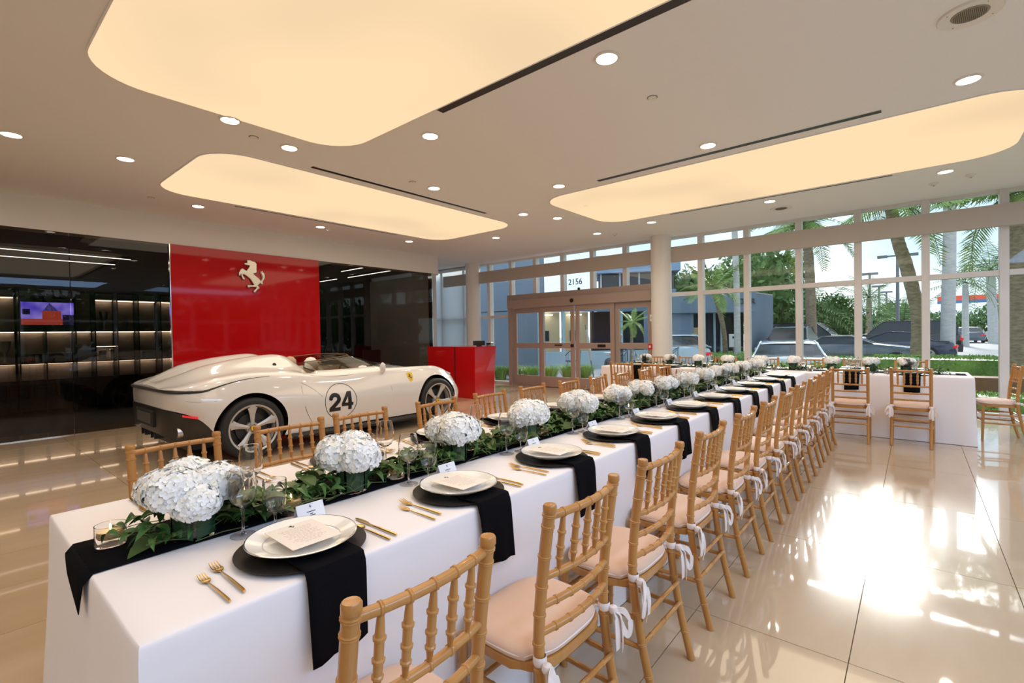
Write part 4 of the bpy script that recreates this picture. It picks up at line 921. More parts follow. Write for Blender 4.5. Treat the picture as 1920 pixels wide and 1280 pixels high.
tag(o, 'black cloth runner down the long table, its end hanging over the near edge', 'table runner')
m = MB(); m.grid(lambda u,v: (7.68+.27*v, -.46+4.5*u, TZ+.0025), 60, 4); o = m.build('table_runner', m_blackcloth); md = o.modifiers.new('t','SOLIDIFY'); md.thickness = .0016; tag(o, 'black runner along the middle of the cross table', 'table runner')

# ================================================================== PLACE SETTINGS
cen = lambda r_, z_: (r_, z_)
def make_charger():
    return MB().lathe([(0,.0),(.105,.0),(.125,.004),(.163,.010),(.1645,.0125),(.125,.0085),(.105,.0055),(0,.0055)], 56).mesh('charger_plate', m_charger)
def plate_root():
    t = empty('dinner_plate')
    MB().lathe([(0,.002),(.085,.002),(.092,.0),(.096,.004),(.137,.019),(.1395,.0215),(.1375,.0225),(.096,.0085),(.088,.006),(0,.006)], 56).build('plate_body', m_china, t)
    MB().lathe([(.0955,.00865),(.0965,.0092),(.0975,.0094)], 56, cap=False).build('well_line', m_rim, t)
    MB().lathe([(.1365,.0228),(.1395,.0222),(.1397,.0212)], 56, cap=False).build('rim_line', m_chrome, t)
    return t
def menu_root():
    t = empty('menu_card'); MB().box(-.066,.066,-.083,.083,0,.0012).build('card', m_card, t)
    rn = random.Random(5); m = MB()
    for k in range(13):
        y = .048-.0088*k; w_ = rn.choice((.030,.042,.038,.022,.045)); x = -w_
        while x < w_:
            l = rn.uniform(.004,.012); m.box(x, min(x+l, w_), y, y+.0026, .0012,.0014); x += l+.0025
    m.build('menu_text', m_inkfaint, t)
    horse_curve('menu_crest', .020/1020, .0001, 0, m_ink, t, (0,.068,.0014), (0,0,0)); return t
def fork_root():
    t = empty('dinner_fork')
    MB().tube([Vector((0,-.100,.0045)),Vector((0,-.09,.005)),Vector((0,-.02,.0052)),Vector((0,.02,.0045)),Vector((0,.045,.0036))], [.0032,.0038,.0034,.0024,.0019], 8).build('handle', m_gold, t)
    m = MB(); m.grid(lambda u,v: ((v-.5)*(.004+.019*math.sin(min(1,u*1.25)*PI/2)), .042+.026*u, .0036-.0016*math.sin(u*PI)+.0008*(2*v-1)**2*4*.5), 6, 6)
    for k in range(4):
        x = (k-1.5)*.0062; m.tube([Vector((x,.066,.0040)),Vector((x,.080,.0046)),Vector((x*.98,.094,.0080)),Vector((x*.96,.102,.0112))], [.0017,.0016,.0013,.0006], 6)
    o = m.build('tines', m_gold, t); md = o.modifiers.new('t','SOLIDIFY'); md.thickness = .0009; return t
def knife_root():
    t = empty('dinner_knife')
    MB().tube([Vector((0,-.105,.004)),Vector((0,-.09,.005)),Vector((0,-.02,.0048)),Vector((0,.01,.0035))], [.0030,.0038,.0034,.0026], 8).build('handle', m_gold, t)
    P = [(-.003,.01),(.003,.01),(.004,.03),(.0085,.045),(.009,.075),(.006,.098),(.001,.105),(-.003,.09),(-.0032,.03)]
    MB().prism(P,.0025,.0042).build('blade', m_gold, t); return t
def spoon_root():
    t = empty('spoon')
    MB().tube([Vector((0,-.10,.004)),Vector((0,-.085,.005)),Vector((0,-.01,.0045)),Vector((0,.04,.0035))], [.0030,.0037,.0032,.0020], 8).build('handle', m_gold, t)
    o = MB().grid(lambda u,v: (.0165*math.sin(u*PI)**.6*(2*v-1), .038+.052*u, .0045-.004*math.sin(u*PI)*(1-(2*v-1)**2)), 10, 8).build('bowl', m_gold, t); md = o.modifiers.new('t','SOLIDIFY'); md.thickness = .0008; return t
def glass_mesh(nm, prof_out, th):
    inner = [(max(r-th,.0001), z) for r, z in prof_out if z >= prof_out[nb][1]]
    return None
m_foot = pane_mat('thin_glass', (.90,.90,.91), 1.0, 1.6)
def wine_root(nm, bowl, stemz, foot, h):
    """bowl profile outside (r,z) from stem top to rim; inner wall 1.2 mm inside"""
    t = empty(nm)
    MB().lathe([(.0,.0),(foot,.0),(foot+.0004,.0008),(foot,.0016),(foot*.6,.0032),(.0085,.006)], 32, cap=False).lathe([(foot-.0012,.0014),(foot,.0019),(foot+.0009,.0012),(foot,.0003)], 32, closed=True).build('foot', m_foot, t)
    ft = [(0,.006),(.0085,.006),(.0065,.009),(.0042,.016),(.0036,stemz*.6),(.005,stemz)]
    inn = [(max(r-.0013,.0), z+(.004 if k == 0 else 0)) for k, (r, z) in enumerate(bowl)][::-1]
    inn.append((0, bowl[0][1]+.003))
    MB().lathe(ft+bowl+inn, 28).build('crystal', m_glassw, t)
    MB().lathe([(bowl[-1][0]-.0016,h-.0006),(bowl[-1][0]+.0003,h-.0004),(bowl[-1][0]+.0003,h+.0006),(bowl[-1][0]-.0016,h+.0006)], 28, closed=True).build('rim', m_glassw, t)
    return t
wineR = wine_root('wine_glass', [(.014,.083),(.028,.094),(.036,.112),(.0385,.132),(.0375,.155),(.0335,.180),(.0315,.192)], .080, .034, .192)
gobR = wine_root('water_goblet', [(.014,.052),(.026,.060),(.033,.078),(.0345,.100),(.0335,.122),(.0325,.146)], .050, .031, .146)
def candle_root():
    t = empty('votive_candle')
    MB().lathe([(0,0),(.035,0),(.0362,.002),(.0362,.056),(.0338,.056),(.0338,.005),(0,.005)], 28).build('glass_cup', m_glassw, t)
    MB().lathe([(0,.020),(.027,.021),(.031,.028),(.031,.034),(.029,.040),(.006,.038),(0,.037)], 24).build('wax', m_wax, t)
    MB().lathe([(0,.0395),(.0022,.044),(.003,.048),(.0015,.056),(0,.060)], 8).build('flame', m_flame, t)
    MB().tube([(0,0,.037),(0,0,.042)], .0007, 5).build('wick', m_ink, t); return t
def card_root():
    t = empty('place_card'); w_, h_, d_ = .044, .046, .020
    m = MB(); th = .0008
    for s in (-1, 1):
        m.add([(-w_,s*d_,0),(w_,s*d_,0),(w_,0,h_),(-w_,0,h_),(-w_,s*(d_-th*1.5),0),(w_,s*(d_-th*1.5),0),(w_,0,h_-th*2.5),(-w_,0,h_-th*2.5)],
              [(0,1,2,3),(7,6,5,4),(0,4,5,1),(0,3,7,4),(1,5,6,2)])
    m.build('folded_card', m_cardw, t)
    m = MB(); sl_ = math.atan2(h_, d_)
    rn = random.Random(2)
    for k, (w2, f) in enumerate(((.014,.48),(.005,.34),(.012,.24))):
        m.box(-w2,w2,-.0012,.0012,0,.0003); 
        vs = m.v[-8:]
        for q in range(8):
            x, y, z = vs[q]; L = f*math.hypot(h_, d_)+y; m.v[len(m.v)-8+q] = (x, -d_+L*math.cos(sl_)-z*math.sin(sl_)-.0002, L*math.sin(sl_)+z*math.cos(sl_))
    m.build('card_text', m_ink, t)
    L = .78*math.hypot(h_, d_); horse_curve('card_crest', .010/1020, .0001, 0, m_ink, t, (0,-d_+L*math.cos(sl_)-.0008,L*math.sin(sl_)+.0004), (sl_,0,0)); return t
chM = make_charger(); plR = plate_root(); mnR = menu_root(); fkR = fork_root(); knR = knife_root(); spR = spoon_root(); cnR = candle_root(); pcR = card_root()
flag = {}
def place(root, loc, rz, label, cat, group, s=1):
    c = root if not flag.get(root.name) else copy_tree(root)
    flag[root.name] = True; c.location = loc; c.rotation_euler = (0,0,rz); c.scale = (s,s,s); return tag(c, label, cat, group)
def napkin_mesh(seed, L1=.20, h=.190):
    """local: plate centre at origin, table edge direction -Y; edge at y=-.142"""
    rn = random.Random(seed); m = MB(); w0 = .078; ye = -.158
    rows = [(.04,.0155),(-.03,.0155),(-.09,.0155),(-.13,.0160),(ye+.002,.0158),(ye-.008,.014),(ye-.016,-.004)]
    for k in range(1, 9): rows.append((ye-.0185-.0022*k, -.004-h*k/8))
    ph = rn.uniform(0,6)
    vs = []
    for i, (y, z) in enumerate(rows):
        f = max(0, (i-6)/8)
        for j in range(9):
            v_ = j/8*2-1
            vs.append((v_*(w0-.004*f)+.006*f*math.sin(ph), y-.006*f*math.sin(v_*5+ph)*1.0, z+(.0 if i < 6 else -.008*f*v_*math.sin(ph))))
    m.add(vs, [(i*9+j,(i+1)*9+j,(i+1)*9+j+1,i*9+j+1) for i in range(len(rows)-1) for j in range(8)], 0, True)
    return m
def setting(px, py, rz, i, side, full=True, nap=True, glasses=True, card=True, cutlery=True):
    """px,py plate centre; rz=0 -> diner sits at -Y"""
    c_, s_ = math.cos(rz), math.sin(rz)
    def L(x, y): return (px+x*c_-y*s_, py+x*s_+y*c_)
    w_ = '%s place from %s' % (ORD[i], side)
    z0 = TZ+.001
    if nap:
        o = napkin_mesh(i+len(side)).build('napkin', m_blackcloth, None, (px,py,z0), rz); md = o.modifiers.new('t','SOLIDIFY'); md.thickness = .0035; md.offset = 1
        tag(o, 'black napkin hanging from under the plate, '+w_, 'napkin', 'black napkins under the plates')
    o = link('charger_plate', chM, None, (px,py,z0), (0,0,rz+i)); tag(o, 'round black charger, '+w_, 'charger', 'black charger plates')
    place(plR, (px,py,z0+(.0185 if nap else .008)), rz, 'white silver-rimmed dinner plate, '+w_, 'plate', 'white dinner plates')
    rn = random.Random(i*7+3)
    x, y = L(.0,-.004); place(mnR, (x,y,z0+(.0425 if nap else .032)), rz+rn.uniform(-.06,.06)+.02, 'ivory printed menu card on the plate, '+w_, 'menu', 'ivory menu cards')
    if cutlery:
        for k, (dx, dy, nm) in enumerate(((-.228,-.045,'outer'),(-.190,-.015,'inner'))):
            x, y = L(dx, dy); place(fkR, (x,y,z0), rz+rn.uniform(-.05,.05), 'gold %s fork left of the plate, ' % nm+w_, 'fork', 'gold forks', .88 if k == 0 else 1.0)
        x, y = L(.205,-.030); place(knR, (x,y,z0), rz+rn.uniform(-.04,.04), 'gold knife right of the plate, '+w_, 'knife', 'gold knives')
        x, y = L(.176,-.055); place(spR, (x,y,z0), rz+rn.uniform(-.04,.04), 'gold spoon beside the knife, '+w_, 'spoon', 'gold spoons', .9) if full else None
    if glasses:
        x, y = L(-.055+rn.uniform(-.01,.01), .225); place(wineR, (x,y,z0), 0, 'tall stemmed wine glass, '+w_, 'glass', 'tall wine glasses')
        x, y = L(.028+rn.uniform(-.01,.01), .203); place(gobR, (x,y,z0), 0, 'short stemmed water goblet, '+w_, 'glass', 'short water goblets')
    if card:
        x, y = L(.125, .205); place(pcR, (x,y,z0), rz+.0, 'white tent place card, '+w_, 'place card', 'white place cards')
for i in range(11): setting(.622+.58*i, 1.268, 0, i, 'near end, floor side')
for i in range(11): setting(.64+.577*i, 2.025, PI, i, 'near end, car side', card=(i < 6), cutlery=(i < 8))
for k, (y, s_) in enumerate(((.03,''),(.61,''))): setting(7.512, y, -PI/2, k, 'right end, cross table', full=False, card=False)
for k, y in enumerate((3.0,3.5)): setting(7.512, y, -PI/2, k, 'left end, cross table', full=False, card=False)
for k, y in enumerate((.05,.66,1.27,1.9,2.55,3.2,3.8)): setting(8.128, y, PI/2, k, 'right end, cross table window side', full=False, card=False)
# loose dark tray-like menus at the right end of the cross table
for k, (x, y) in enumerate(((7.78,-.30),(7.95,-.33))):
    o = MB().box(-.10,.10,-.07,.07,0,.006).build('menu_folder', m_charger, None, (x,y,TZ+.0045), .1*k, bevel=.002); tag(o, 'flat black folder at the right end of the cross table, %s one' % ('front','rear')[k], 'folder', 'black folders')

# ================================================================== HYDRANGEAS
def ball(mb, c, R, sq, n, rn, mi=0):
    gold_ = PI*(3-5**.5)
    mb.lathe([(R*.80*math.sin(PI*k/8), -R*.80*sq*math.cos(PI*k/8)) for k in range(9)], 14, c, mi)
    for k in range(n):
        z = 1-1.72*(k+.5)/n; r_ = math.sqrt(max(0,1-z*z)); a = k*gold_+rn.uniform(-.15,.15)
        nrm_ = Vector((r_*math.cos(a), r_*math.sin(a), z)).normalized()
        p = Vector(c)+Vector((nrm_.x*R, nrm_.y*R, nrm_.z*R*sq))*rn.uniform(.93,1.05)
        u = nrm_.orthogonal().normalized(); v = nrm_.cross(u); t0 = rn.uniform(0,PI/2); s = rn.uniform(.0125,.0175)*(R/.075)
        tilt = Vector((rn.uniform(-.28,.28),rn.uniform(-.28,.28),rn.uniform(-.28,.28)))
        nn = (nrm_+tilt).normalized(); u = nn.orthogonal().normalized(); v = nn.cross(u)
        for q in range(4):
            b_ = t0+q*PI/2; d1 = u*math.cos(b_)+v*math.sin(b_); d2 = -u*math.sin(b_)+v*math.cos(b_)
            k1, k2 = rn.uniform(.85,1.1), rn.uniform(-.12,.22)
            P = [p, p+d1*s*.42+d2*s*.48+nn*s*.16, p+d1*s*.92*k1+d2*s*.50+nn*s*(.18+k2*.5), p+d1*s*1.20*k1+d2*s*.16+nn*s*k2, p+d1*s*1.20*k1-d2*s*.16+nn*s*k2, p+d1*s*.92*k1-d2*s*.50+nn*s*(.18+k2*.5), p+d1*s*.42-d2*s*.48+nn*s*.16]
            mb.add(P, [(0,1,2,3),(0,3,4),(0,4,5,6)], mi if rn.random() < .93 else mi+1, True)
def flower_meshes(seed, spec, n):
    rn = random.Random(seed); out = []
    for c, R, sq in spec:
        mb = MB(); ball(mb, c, R, sq, n, rn); out.append(mb.mesh('hydrangea_head', [m_petal, m_petalc]))
    return out
spec_near = [((-.068,.02,.015),.078,.80),((.030,-.055,.005),.078,.80),((.055,.050,.02),.074,.8),((-.025,.085,.01),.066,.8),((-.075,-.052,-.02),.066,.78),((.098,-.01,-.008),.058,.8)]
spec_mid = [((-.050,-.01,.0),.074,.82),((.048,-.028,.0),.072,.82),((.004,.048,.006),.074,.85),((.0,-.005,.03),.066,.7)]
FM = [flower_meshes(1, [((c[0]*.86,c[1]*.86,c[2]),R*.86,q) for c,R,q in spec_near], 250), flower_meshes(2, spec_mid, 220), flower_meshes(5, [((-.046,.01,.0),.064,.85),((.042,.02,.004),.066,.82),((.0,-.040,.002),.064,.82)], 190)]
vaseG = MB().lathe([(0,.0),(.052,.0),(.054,.004),(.054,.122),(.0515,.122),(.0515,.008),(0,.008)], 28).mesh('vase_glass', m_glassw)
wrapM = MB().lathe([(.0505,.012),(.0508,.04),(.0505,.07),(.0510,.120),(.049,.120),(.049,.012)], 30, closed=True)
for k in range(5):
    a = k*1.26; wrapM.grid(lambda u,v,a=a: ((.0545+.0016*math.sin(v*PI))*math.cos(a+u*1.1), (.0545+.0016*math.sin(v*PI))*math.sin(a+u*1.1), .010+.112*v-.03*(u-.5)**2), 6, 6)
wrapM = wrapM.mesh('leaf_wrap', m_wrap)
def arrangement(x, y, k, var, label, group, rz=0, s=1.0):
    t = empty('flower_arrangement', (x, y, TZ+.004), rz, label, 'flowers', group)
    link('vase', vaseG, t); link('leaf_wrap', wrapM, t)
    for me in FM[var]: link('hydrangea_head', me, t, (0,0,.137), (0,0,0), (s,s,s))
    for q in range(3): MB().tube([(.01*q-.01,0,.01),(.02*math.cos(q*2.1),.02*math.sin(q*2.1),.14)], .003, 5).build('flower_stem', m_stem, t)
    return t
xs_f = [.455,.965,1.48,2.01,2.53,3.02,3.45,3.90,4.36,4.84,5.28,5.80,6.28,6.82]
for k, x in enumerate(xs_f):
    arrangement(x+.012, 1.600, k, 0 if k == 0 else (1 if k < 5 else 2), ('wide white hydrangea arrangement in a leaf-wrapped vase, nearest on the long table' if k == 0 else 'white hydrangeas in a leaf-wrapped vase, %s along the long table' % ORD[k]), 'hydrangea vases on the long table', k*1.3 if k else .75, 1.0 if k else 1.03)
for k, y in enumerate((.09,.45,.87,1.33,1.75,2.22,2.66,3.12,3.55)):
    arrangement(7.80, y, k, 2, 'white hydrangeas in a vase on the cross table, %s from its right end' % ORD[k], 'hydrangea vases on the cross table', k*2.1, .92)
# ================================================================== GREEN GARLAND
def leaf_mesh(L, W, curl, nm, mt, lob=0):
    m = MB(); nu, nv = (7, 4) if not lob else (18, 6)
    def f(u, v):
        w_ = W*math.sin(PI*min(1,u**.8))**.8*(1+lob*.05*math.sin(u*70)); y = (2*v-1)
        return (L*u, w_*y*.5, curl*L*(-(u-.45)**2)*1.6+abs(y)*w_*.22+curl*L*.2)
    m.grid(f, nu, nv); return m.mesh(nm, mt)
LM = [leaf_mesh(.052,.020,.6,'ruscus_leaf',m_leaf), leaf_mesh(.062,.024,.9,'ruscus_leaf_curled',m_leaf), leaf_mesh(.085,.062,.35,'salal_leaf',m_leaf2,1), leaf_mesh(.045,.016,.3,'small_leaf',m_leaf)]
gar = empty('greenery_garland', (0,0,TZ), 0, 'loose green leaf garland lying along the black runner of the long table', 'garland')
rn = random.Random(21)
far_leaf = MB(); nl = 0; vz = [(x+.012,1.600) for x in xs_f]
stem_n = 0
def leaf_xf():
    pass
x = .42
big = 0
while x < 7.2:
    near_ = x < 3.0
    for _ in range(4):
        # a sprig: stem with leaves
        y = 1.625+rn.uniform(-.115,.105); a = rn.choice((0,PI))+rn.uniform(-.7,.7); Ls = rn.uniform(.07,.14)
        z = rn.uniform(.012,.040); d = Vector((math.cos(a), math.sin(a), rn.uniform(-.02,.28)))
        p0 = Vector((x+rn.uniform(-.03,.03), y, z))
        ns = 5 if near_ else 4
        for q in range(ns):
            f = q/ns; p = p0+d*Ls*f; sd = 1 if q % 2 else -1
            la = a+sd*rn.uniform(.5,1.1); 
            if any((p.x+.03*math.cos(la)-vx)**2+(p.y+.03*math.sin(la)-vy)**2 < .075**2 for vx, vy in vz): continue
            if p.y < 1.535 or p.y > 1.74: continue
            ki = rn.choice((0,0,1,1,3,2)) if x > .55 else rn.choice((0,1))
            rot = Euler((rn.uniform(-.5,.5), rn.uniform(-.55,.25), la)); s = rn.uniform(.78,1.15)
            pz = max(p.z, .012)+rn.uniform(0,.02)
            if nl < 290 and near_:
                link('leaf', LM[ki], gar, (p.x,p.y,pz), rot, (s,s,s)); nl += 1
            else:
                me = LM[ki]; mx_ = Matrix.LocRotScale(Vector((p.x,p.y,pz)), rot, Vector((s,s,s)))
                far_leaf.add([mx_@v.co for v in me.vertices], [tuple(p_.vertices) for p_ in me.polygons], 1 if ki == 2 else 0, True)
        far_leaf.tube([p0, p0+d*Ls*.5+Vector((0,0,.005)), p0+d*Ls], .0012, 4, 2)
    x += .036
o = far_leaf.build('leaf_mass', [m_leaf, m_leaf2, m_stem], gar); o['kind'] = 'stuff'
# the big flat leaf at the near end and a few sprigs
link('leaf', leaf_mesh(.125,.095,.12,'broad_leaf',m_leaf2,1), gar, (.425,1.600,.012), (0,.03,3.42), (1,1,1))
link('leaf', leaf_mesh(.10,.08,.2,'broad_leaf',m_leaf2,1), gar, (.60,1.60,.03), (0.2,-.1,.2), (1,1,1))
g2 = MB(); y = -.3
while y < 3.9:
    for _ in range(5):
        p = Vector((7.80+rn.uniform(-.09,.09), y+rn.uniform(-.04,.04), rn.uniform(.005,.05))); me = LM[rn.choice((0,1,3))]
        if any((p.x-7.8)**2+(p.y-yy)**2 < .07**2 for yy in (.09,.45,.87,1.33,1.75,2.22,2.66,3.12,3.55)): continue
        mx_ = Matrix.LocRotScale(p, Euler((rn.uniform(-.5,.5),rn.uniform(-.8,.3),rn.uniform(0,6.3))), Vector((1.1,1.1,1.1)))
        g2.add([mx_@v.co for v in me.vertices], [tuple(p_.vertices) for p_ in me.polygons], 0, True)
    y += .05
o = g2.build('greenery_garland', [m_leaf], None, (0,0,TZ)); tag(o, 'green leaf garland along the cross table', 'garland', None, 'stuff')
# votive candles
for k, (x, y, lab) in enumerate(((.300,1.72,'lit candle floating in a glass cup at the near end of the runner'),(.66,1.745,'glass candle cup among the leaves behind the first goblet'),(.73,1.56,'glass candle cup in the leaves before the second vase'),(1.17,1.60,'glass candle cup between the second and third vases'),(1.68,1.70,'glass candle cup between the third and fourth vases'),(2.17,1.60,'glass candle cup between the fourth and fifth vases'),(2.66,1.70,'glass candle cup between the fifth and sixth vases'),(3.14,1.56,'glass candle cup between the sixth and seventh vases'),(3.62,1.68,'glass candle cup between the seventh and eighth vases'))):
    place(cnR, (x,y,TZ+.0045), 0, lab, 'candle', 'votive candles on the long table')
for k, y in enumerate((.27,.66,1.1,1.54,1.98,2.44)):
    place(cnR, (7.62,y,TZ+.0045), 0, 'glass candle cup on the cross table, %s from its right end' % ORD[k], 'candle', 'votive candles on the cross table')

# ================================================================== OUTSIDE
struct(MB().box(-40, 140, -90, 90, -.30, -.12).build('ground', m_asph))
def slab(nm, x0,x1,y0,y1,z0,z1,mt,lab,cat): 
    o = MB().box(x0,x1,y0,y1,z0,z1).build(nm, mt); return tag(o, lab, cat, None, 'structure')
slab('patio', 10.05,17.5,4.2,14,-.12,-.02,m_conc,'pale paved patio outside the sliding doors','paving')
slab('lawn', 10.05,21,-6,4.2,-.12,-.05,m_lawn,'strip of lawn beyond the windows','lawn')
slab('footpath', 18.2,19.6,-30,3.8,-.05,-.03,m_conc,'pale footpath beyond the hedge','path')
slab('car_park', 21,90,-60,45,-.12,-.09,m_asph,'grey car park beyond the lawn','car park')
def quads_blob(rx, ry, rz, n, s, seed, mt, box=False, core=True):
    rn = random.Random(seed); m = MB()
    for _ in range(n):
        if box:
            f = rn.random(); p = Vector((rn.uniform(-rx,rx), rn.uniform(-ry,ry), rn.uniform(0,2*rz)))
            k = rn.random()
            if k < .4: p.z = 2*rz*rn.uniform(.93,1.04)
            elif k < .7: p.x = rx*rn.choice((-1,1))*rn.uniform(.95,1.04)
            else: p.y = ry*rn.choice((-1,1))*rn.uniform(.97,1.02)
        else:
            v = Vector((rn.gauss(0,1),rn.gauss(0,1),rn.gauss(0,1))).normalized()*rn.uniform(.72,1.05)*(1+.12*math.sin(rn.random()*9)); p = Vector((v.x*rx,v.y*ry,v.z*rz+rz))
        u = Vector((rn.gauss(0,1),rn.gauss(0,1),rn.gauss(0,1))).normalized(); w_ = u.orthogonal().normalized(); a = s*rn.uniform(.6,1.3)
        m.add([p-u*a, p+w_*a*.45, p+u*a, p-w_*a*.45], [(0,1,2,3)])
    if core:
        if box: m.box(-rx*.9,rx*.9,-ry*.97,ry*.97,0,2*rz*.9)
        else: m.lathe([(rx*.78*math.sin(PI*k/8), rz-rz*.78*math.cos(PI*k/8)) for k in range(9)], 14)
    return m.mesh('foliage', mt)
def shrub(x, y, z, me, label, cat='shrub', group=None, rz=0, s=(1,1,1), nm='shrub', trunk=None):
    t = empty(nm, (x,y,z), rz, label, cat, group); o = link('foliage', me, t, (0,0,trunk or 0), (0,0,0), s)
    if trunk: MB().tube([(0,0,0),(.05,0,trunk+.6)], [.16,.10], 8).build('trunk', m_trunk, t)
    return t
hedgeM = quads_blob(.55,1.5,.30,3200,.035,1,m_bush,True); lowM = quads_blob(.30,1.2,.16,1700,.03,2,m_bush,True)
shrub(16.55,-.35,-.05,hedgeM,'clipped green hedge beyond the right-hand windows','hedge',None,.05,(1.2,.8,1.05),'hedge')
shrub(18.7,2.2,-.05,hedgeM,'clipped hedge behind the planters outside','hedge',None,.1,(1,1,.8),'hedge')
for k, y in enumerate((-1.9,.6,3.0)): shrub(10.65,y,-.05,lowM,'low bright hedge hard against the glass, %s from the right' % ('first','second','third')[k],'hedge','low hedges against the glass',0,(1,1,1),'hedge')
soil = MB().box(-.25,.25,-1.6,1.4,0,.36).build('planter_wall', mat('terracotta_brown',(.24,.11,.06),.8), None, (13.6,-.2,-.06), .12, bevel=.01); tag(soil,'low red-brown planter wall in front of the hedge','planter')
for k, (x,y,r,mt) in enumerate(((13.0,1.7,.28,m_conc),(12.7,2.4,.26,mat('sage_stone',(.22,.27,.2),.8)),(12.9,3.1,.28,m_soil))):
    t = empty('planter_pot',(x,y,-.05),0,'%s round planter pot on the lawn' % ('grey','sage','brown')[k],'planter'); MB().lathe([(0,0),(r*.7,0),(r,.25),(r*1.05,.42),(r*.95,.42),(r*.9,.36),(0,.36)],20).build('pot',mt,t)
    link('foliage', quads_blob(.25,.25,.14,200,.05,k+50,m_bush), t, (0,0,.34))
for k, (x,y,s) in enumerate(((20.6,-.9,.16),(19.9,-1.8,.10),(20.2,-.6,.12))):
    o = MB().lathe([(0,0),(s*1.1,.02),(s*1.2,s*.7),(s*.8,s*1.4),(0,s*1.7)],9,smooth=False).build('garden_rock', mat('dark_rock',(.06,.05,.045),.9), None, (x,y,-.05)); tag(o,'dark garden rock beside the footpath, %s one' % ('largest','right-hand','left-hand')[k],'rock','dark garden rocks')
# grasses outside the doors
m = MB(); rn = random.Random(4)
for _ in range(520):
    a = rn.uniform(0,6.28); r_ = rn.uniform(.0,.10); L_ = rn.uniform(.25,.42); o_ = rn.uniform(.05,.28); c0 = Vector((r_*math.cos(a),r_*math.sin(a),0)); w_ = Vector((-math.sin(a),math.cos(a),0))*.0028
    t0, t1, t2 = c0, c0+Vector((math.cos(a)*o_*.4,math.sin(a)*o_*.4,L_*.7)), c0+Vector((math.cos(a)*o_,math.sin(a)*o_,L_))
    m.add([t0-w_,t0+w_,t1+w_,t1-w_,t2],[(0,1,2,3),(3,2,4)])
gm = m.mesh('grass_blades', mat('bright_grass',(.24,.40,.08),.6,noise=(4,(.42,.55,.16))))
for k, (x,y) in enumerate(((11.2,8.7),(11.5,8.2),(12.3,8.1),(12.6,7.7),(11.1,9.2),(10.8,9.5))):
    o = link('ornamental_grass', gm, None, (x,y,-.02), (0,0,k), (1.7,1.7,1.1)); tag(o,'tufted bright green grass outside the left doors, %s' % ('centre clump','second clump','right clump in the second door','far right clump','left clump','leftmost clump by the corner')[k],'grass','grass clumps by the doors')
# palms ---------------------------------------------------------------
def frond_mesh(L, droop, n, ll, seed):
    rn = random.Random(seed); m = MB(); pts = []
    for k in range(n+1):
        f = k/n; pts.append(Vector((L*f*(1-.10*droop*f), 0, L*(.35*f-droop*f*f))))
    m.tube(pts[::3]+[pts[-1]], [.018*(1-k/(len(pts[::3])+1)) + .003 for k in range(len(pts[::3])+1)], 5, 1)
    for k in range(2, n+1):
        f = k/n; p = pts[k]; tt = (pts[k]-pts[k-1]).normalized(); l = ll*math.sin(PI*min(1,.12+f*.83))**.6*rn.uniform(.85,1.1)
        for s in (-1,1):
            d = (Vector((.55,s*1.0,-.35-.35*rn.random()))).normalized(); q = p+d*l; e_ = p+d*l*.5+Vector((0,0,.03*l)); w_ = tt*.017*(1+L*.12)
            m.add([p-w_*.6,p+w_*.6,e_+w_,e_-w_,q],[(0,1,2,3),(3,2,4)])
    return m
frN = [frond_mesh(2.3,.62,46,.60,1), frond_mesh(2.1,.95,42,.55,2), frond_mesh(2.2,.25,42,.55,3)]
frMN = [f.mesh('frond', [m_frond, m_stem]) for f in frN]; frMF = [f.mesh('frond_far', [m_frondf, m_stem]) for f in (frond_mesh(2.3,.62,16,.60,1), frond_mesh(2.1,.95,16,.55,2), frond_mesh(2.2,.25,16,.55,3))]
def palm(pts, r0, r1, mt, nf, s, label, group=None, seed=0, far=False):
    rn = random.Random(seed); b0 = Vector(pts[0]); t = empty('palm_tree', tuple(b0), 0, label, 'palm', group)
    P = catmull([Vector(p)-b0 for p in pts], 8); n = len(P)
    rr_ = [r0+(r1-r0)*k/(n-1) for k in range(n)]
    if not far and mt is m_trunk: rr_ = [r*(1+.05*(k % 2)) for k, r in enumerate(rr_)]
    MB().tube(P, rr_, 14 if not far else 8).build('trunk', mt, t)
    top_ = P[-1]
    for k in range(nf):
        a = 2.399*k+rn.uniform(-.2,.2); e_ = .75-1.45*k/nf
        fr = (frMF if far else frMN)[k % 3 if k > nf*.3 else 2]
        link('frond', fr, t, top_+Vector((0,0,.1)), (0,-e_,a), (s,s,s))
    return t
palm([(17.58,.01,-.1),(17.67,-.07,1.54),(17.49,.18,3.03),(17.36,.35,3.71),(17.22,.52,4.75)], .165,.14, m_trunk, 13, .95, 'leaning rough-barked palm outside the middle right window', None, 1)
palm([(26.93,-1.03,-.1),(27.0,-1.06,2.2),(27.06,-1.1,4.49),(27.15,-1.14,8.6)], .25,.20, m_trunkg, 18, 1.2, 'smooth grey royal palm trunk outside the right window', None, 2)
palm([(15.85,-1.83,-.1),(15.9,-1.83,2.2),(15.93,-1.84,4.3)], .23,.20, m_trunk, 20, .95, 'thick rough palm at the right frame edge', None, 3)
palm([(19.2,5.09,-.1),(19.25,5.12,3),(19.22,5.2,6.6)], .12,.10, m_trunkg, 16, .8, 'slender pale palm trunk in front of the blue building', None, 4)
palm([(19.9,5.7,-.1),(19.2,5.6,1.5),(19.0,5.9,2.9)], .10,.07, m_trunk, 14, .62, 'small arching palm in front of the blue building', None, 41)
palm([(25.66,3.6,-.1),(25.65,3.7,4.2),(25.58,3.83,6.0)], .22,.17, m_trunk, 18, 1.1, 'dark-trunked palm behind the parked cars', None, 5)
palm([(16.6,-.75,-.1),(16.9,-.9,3),(17.3,-1.2,5.1)], .0001,.0001, m_trunk, 0, .8, 'x', None, 6) if False else None
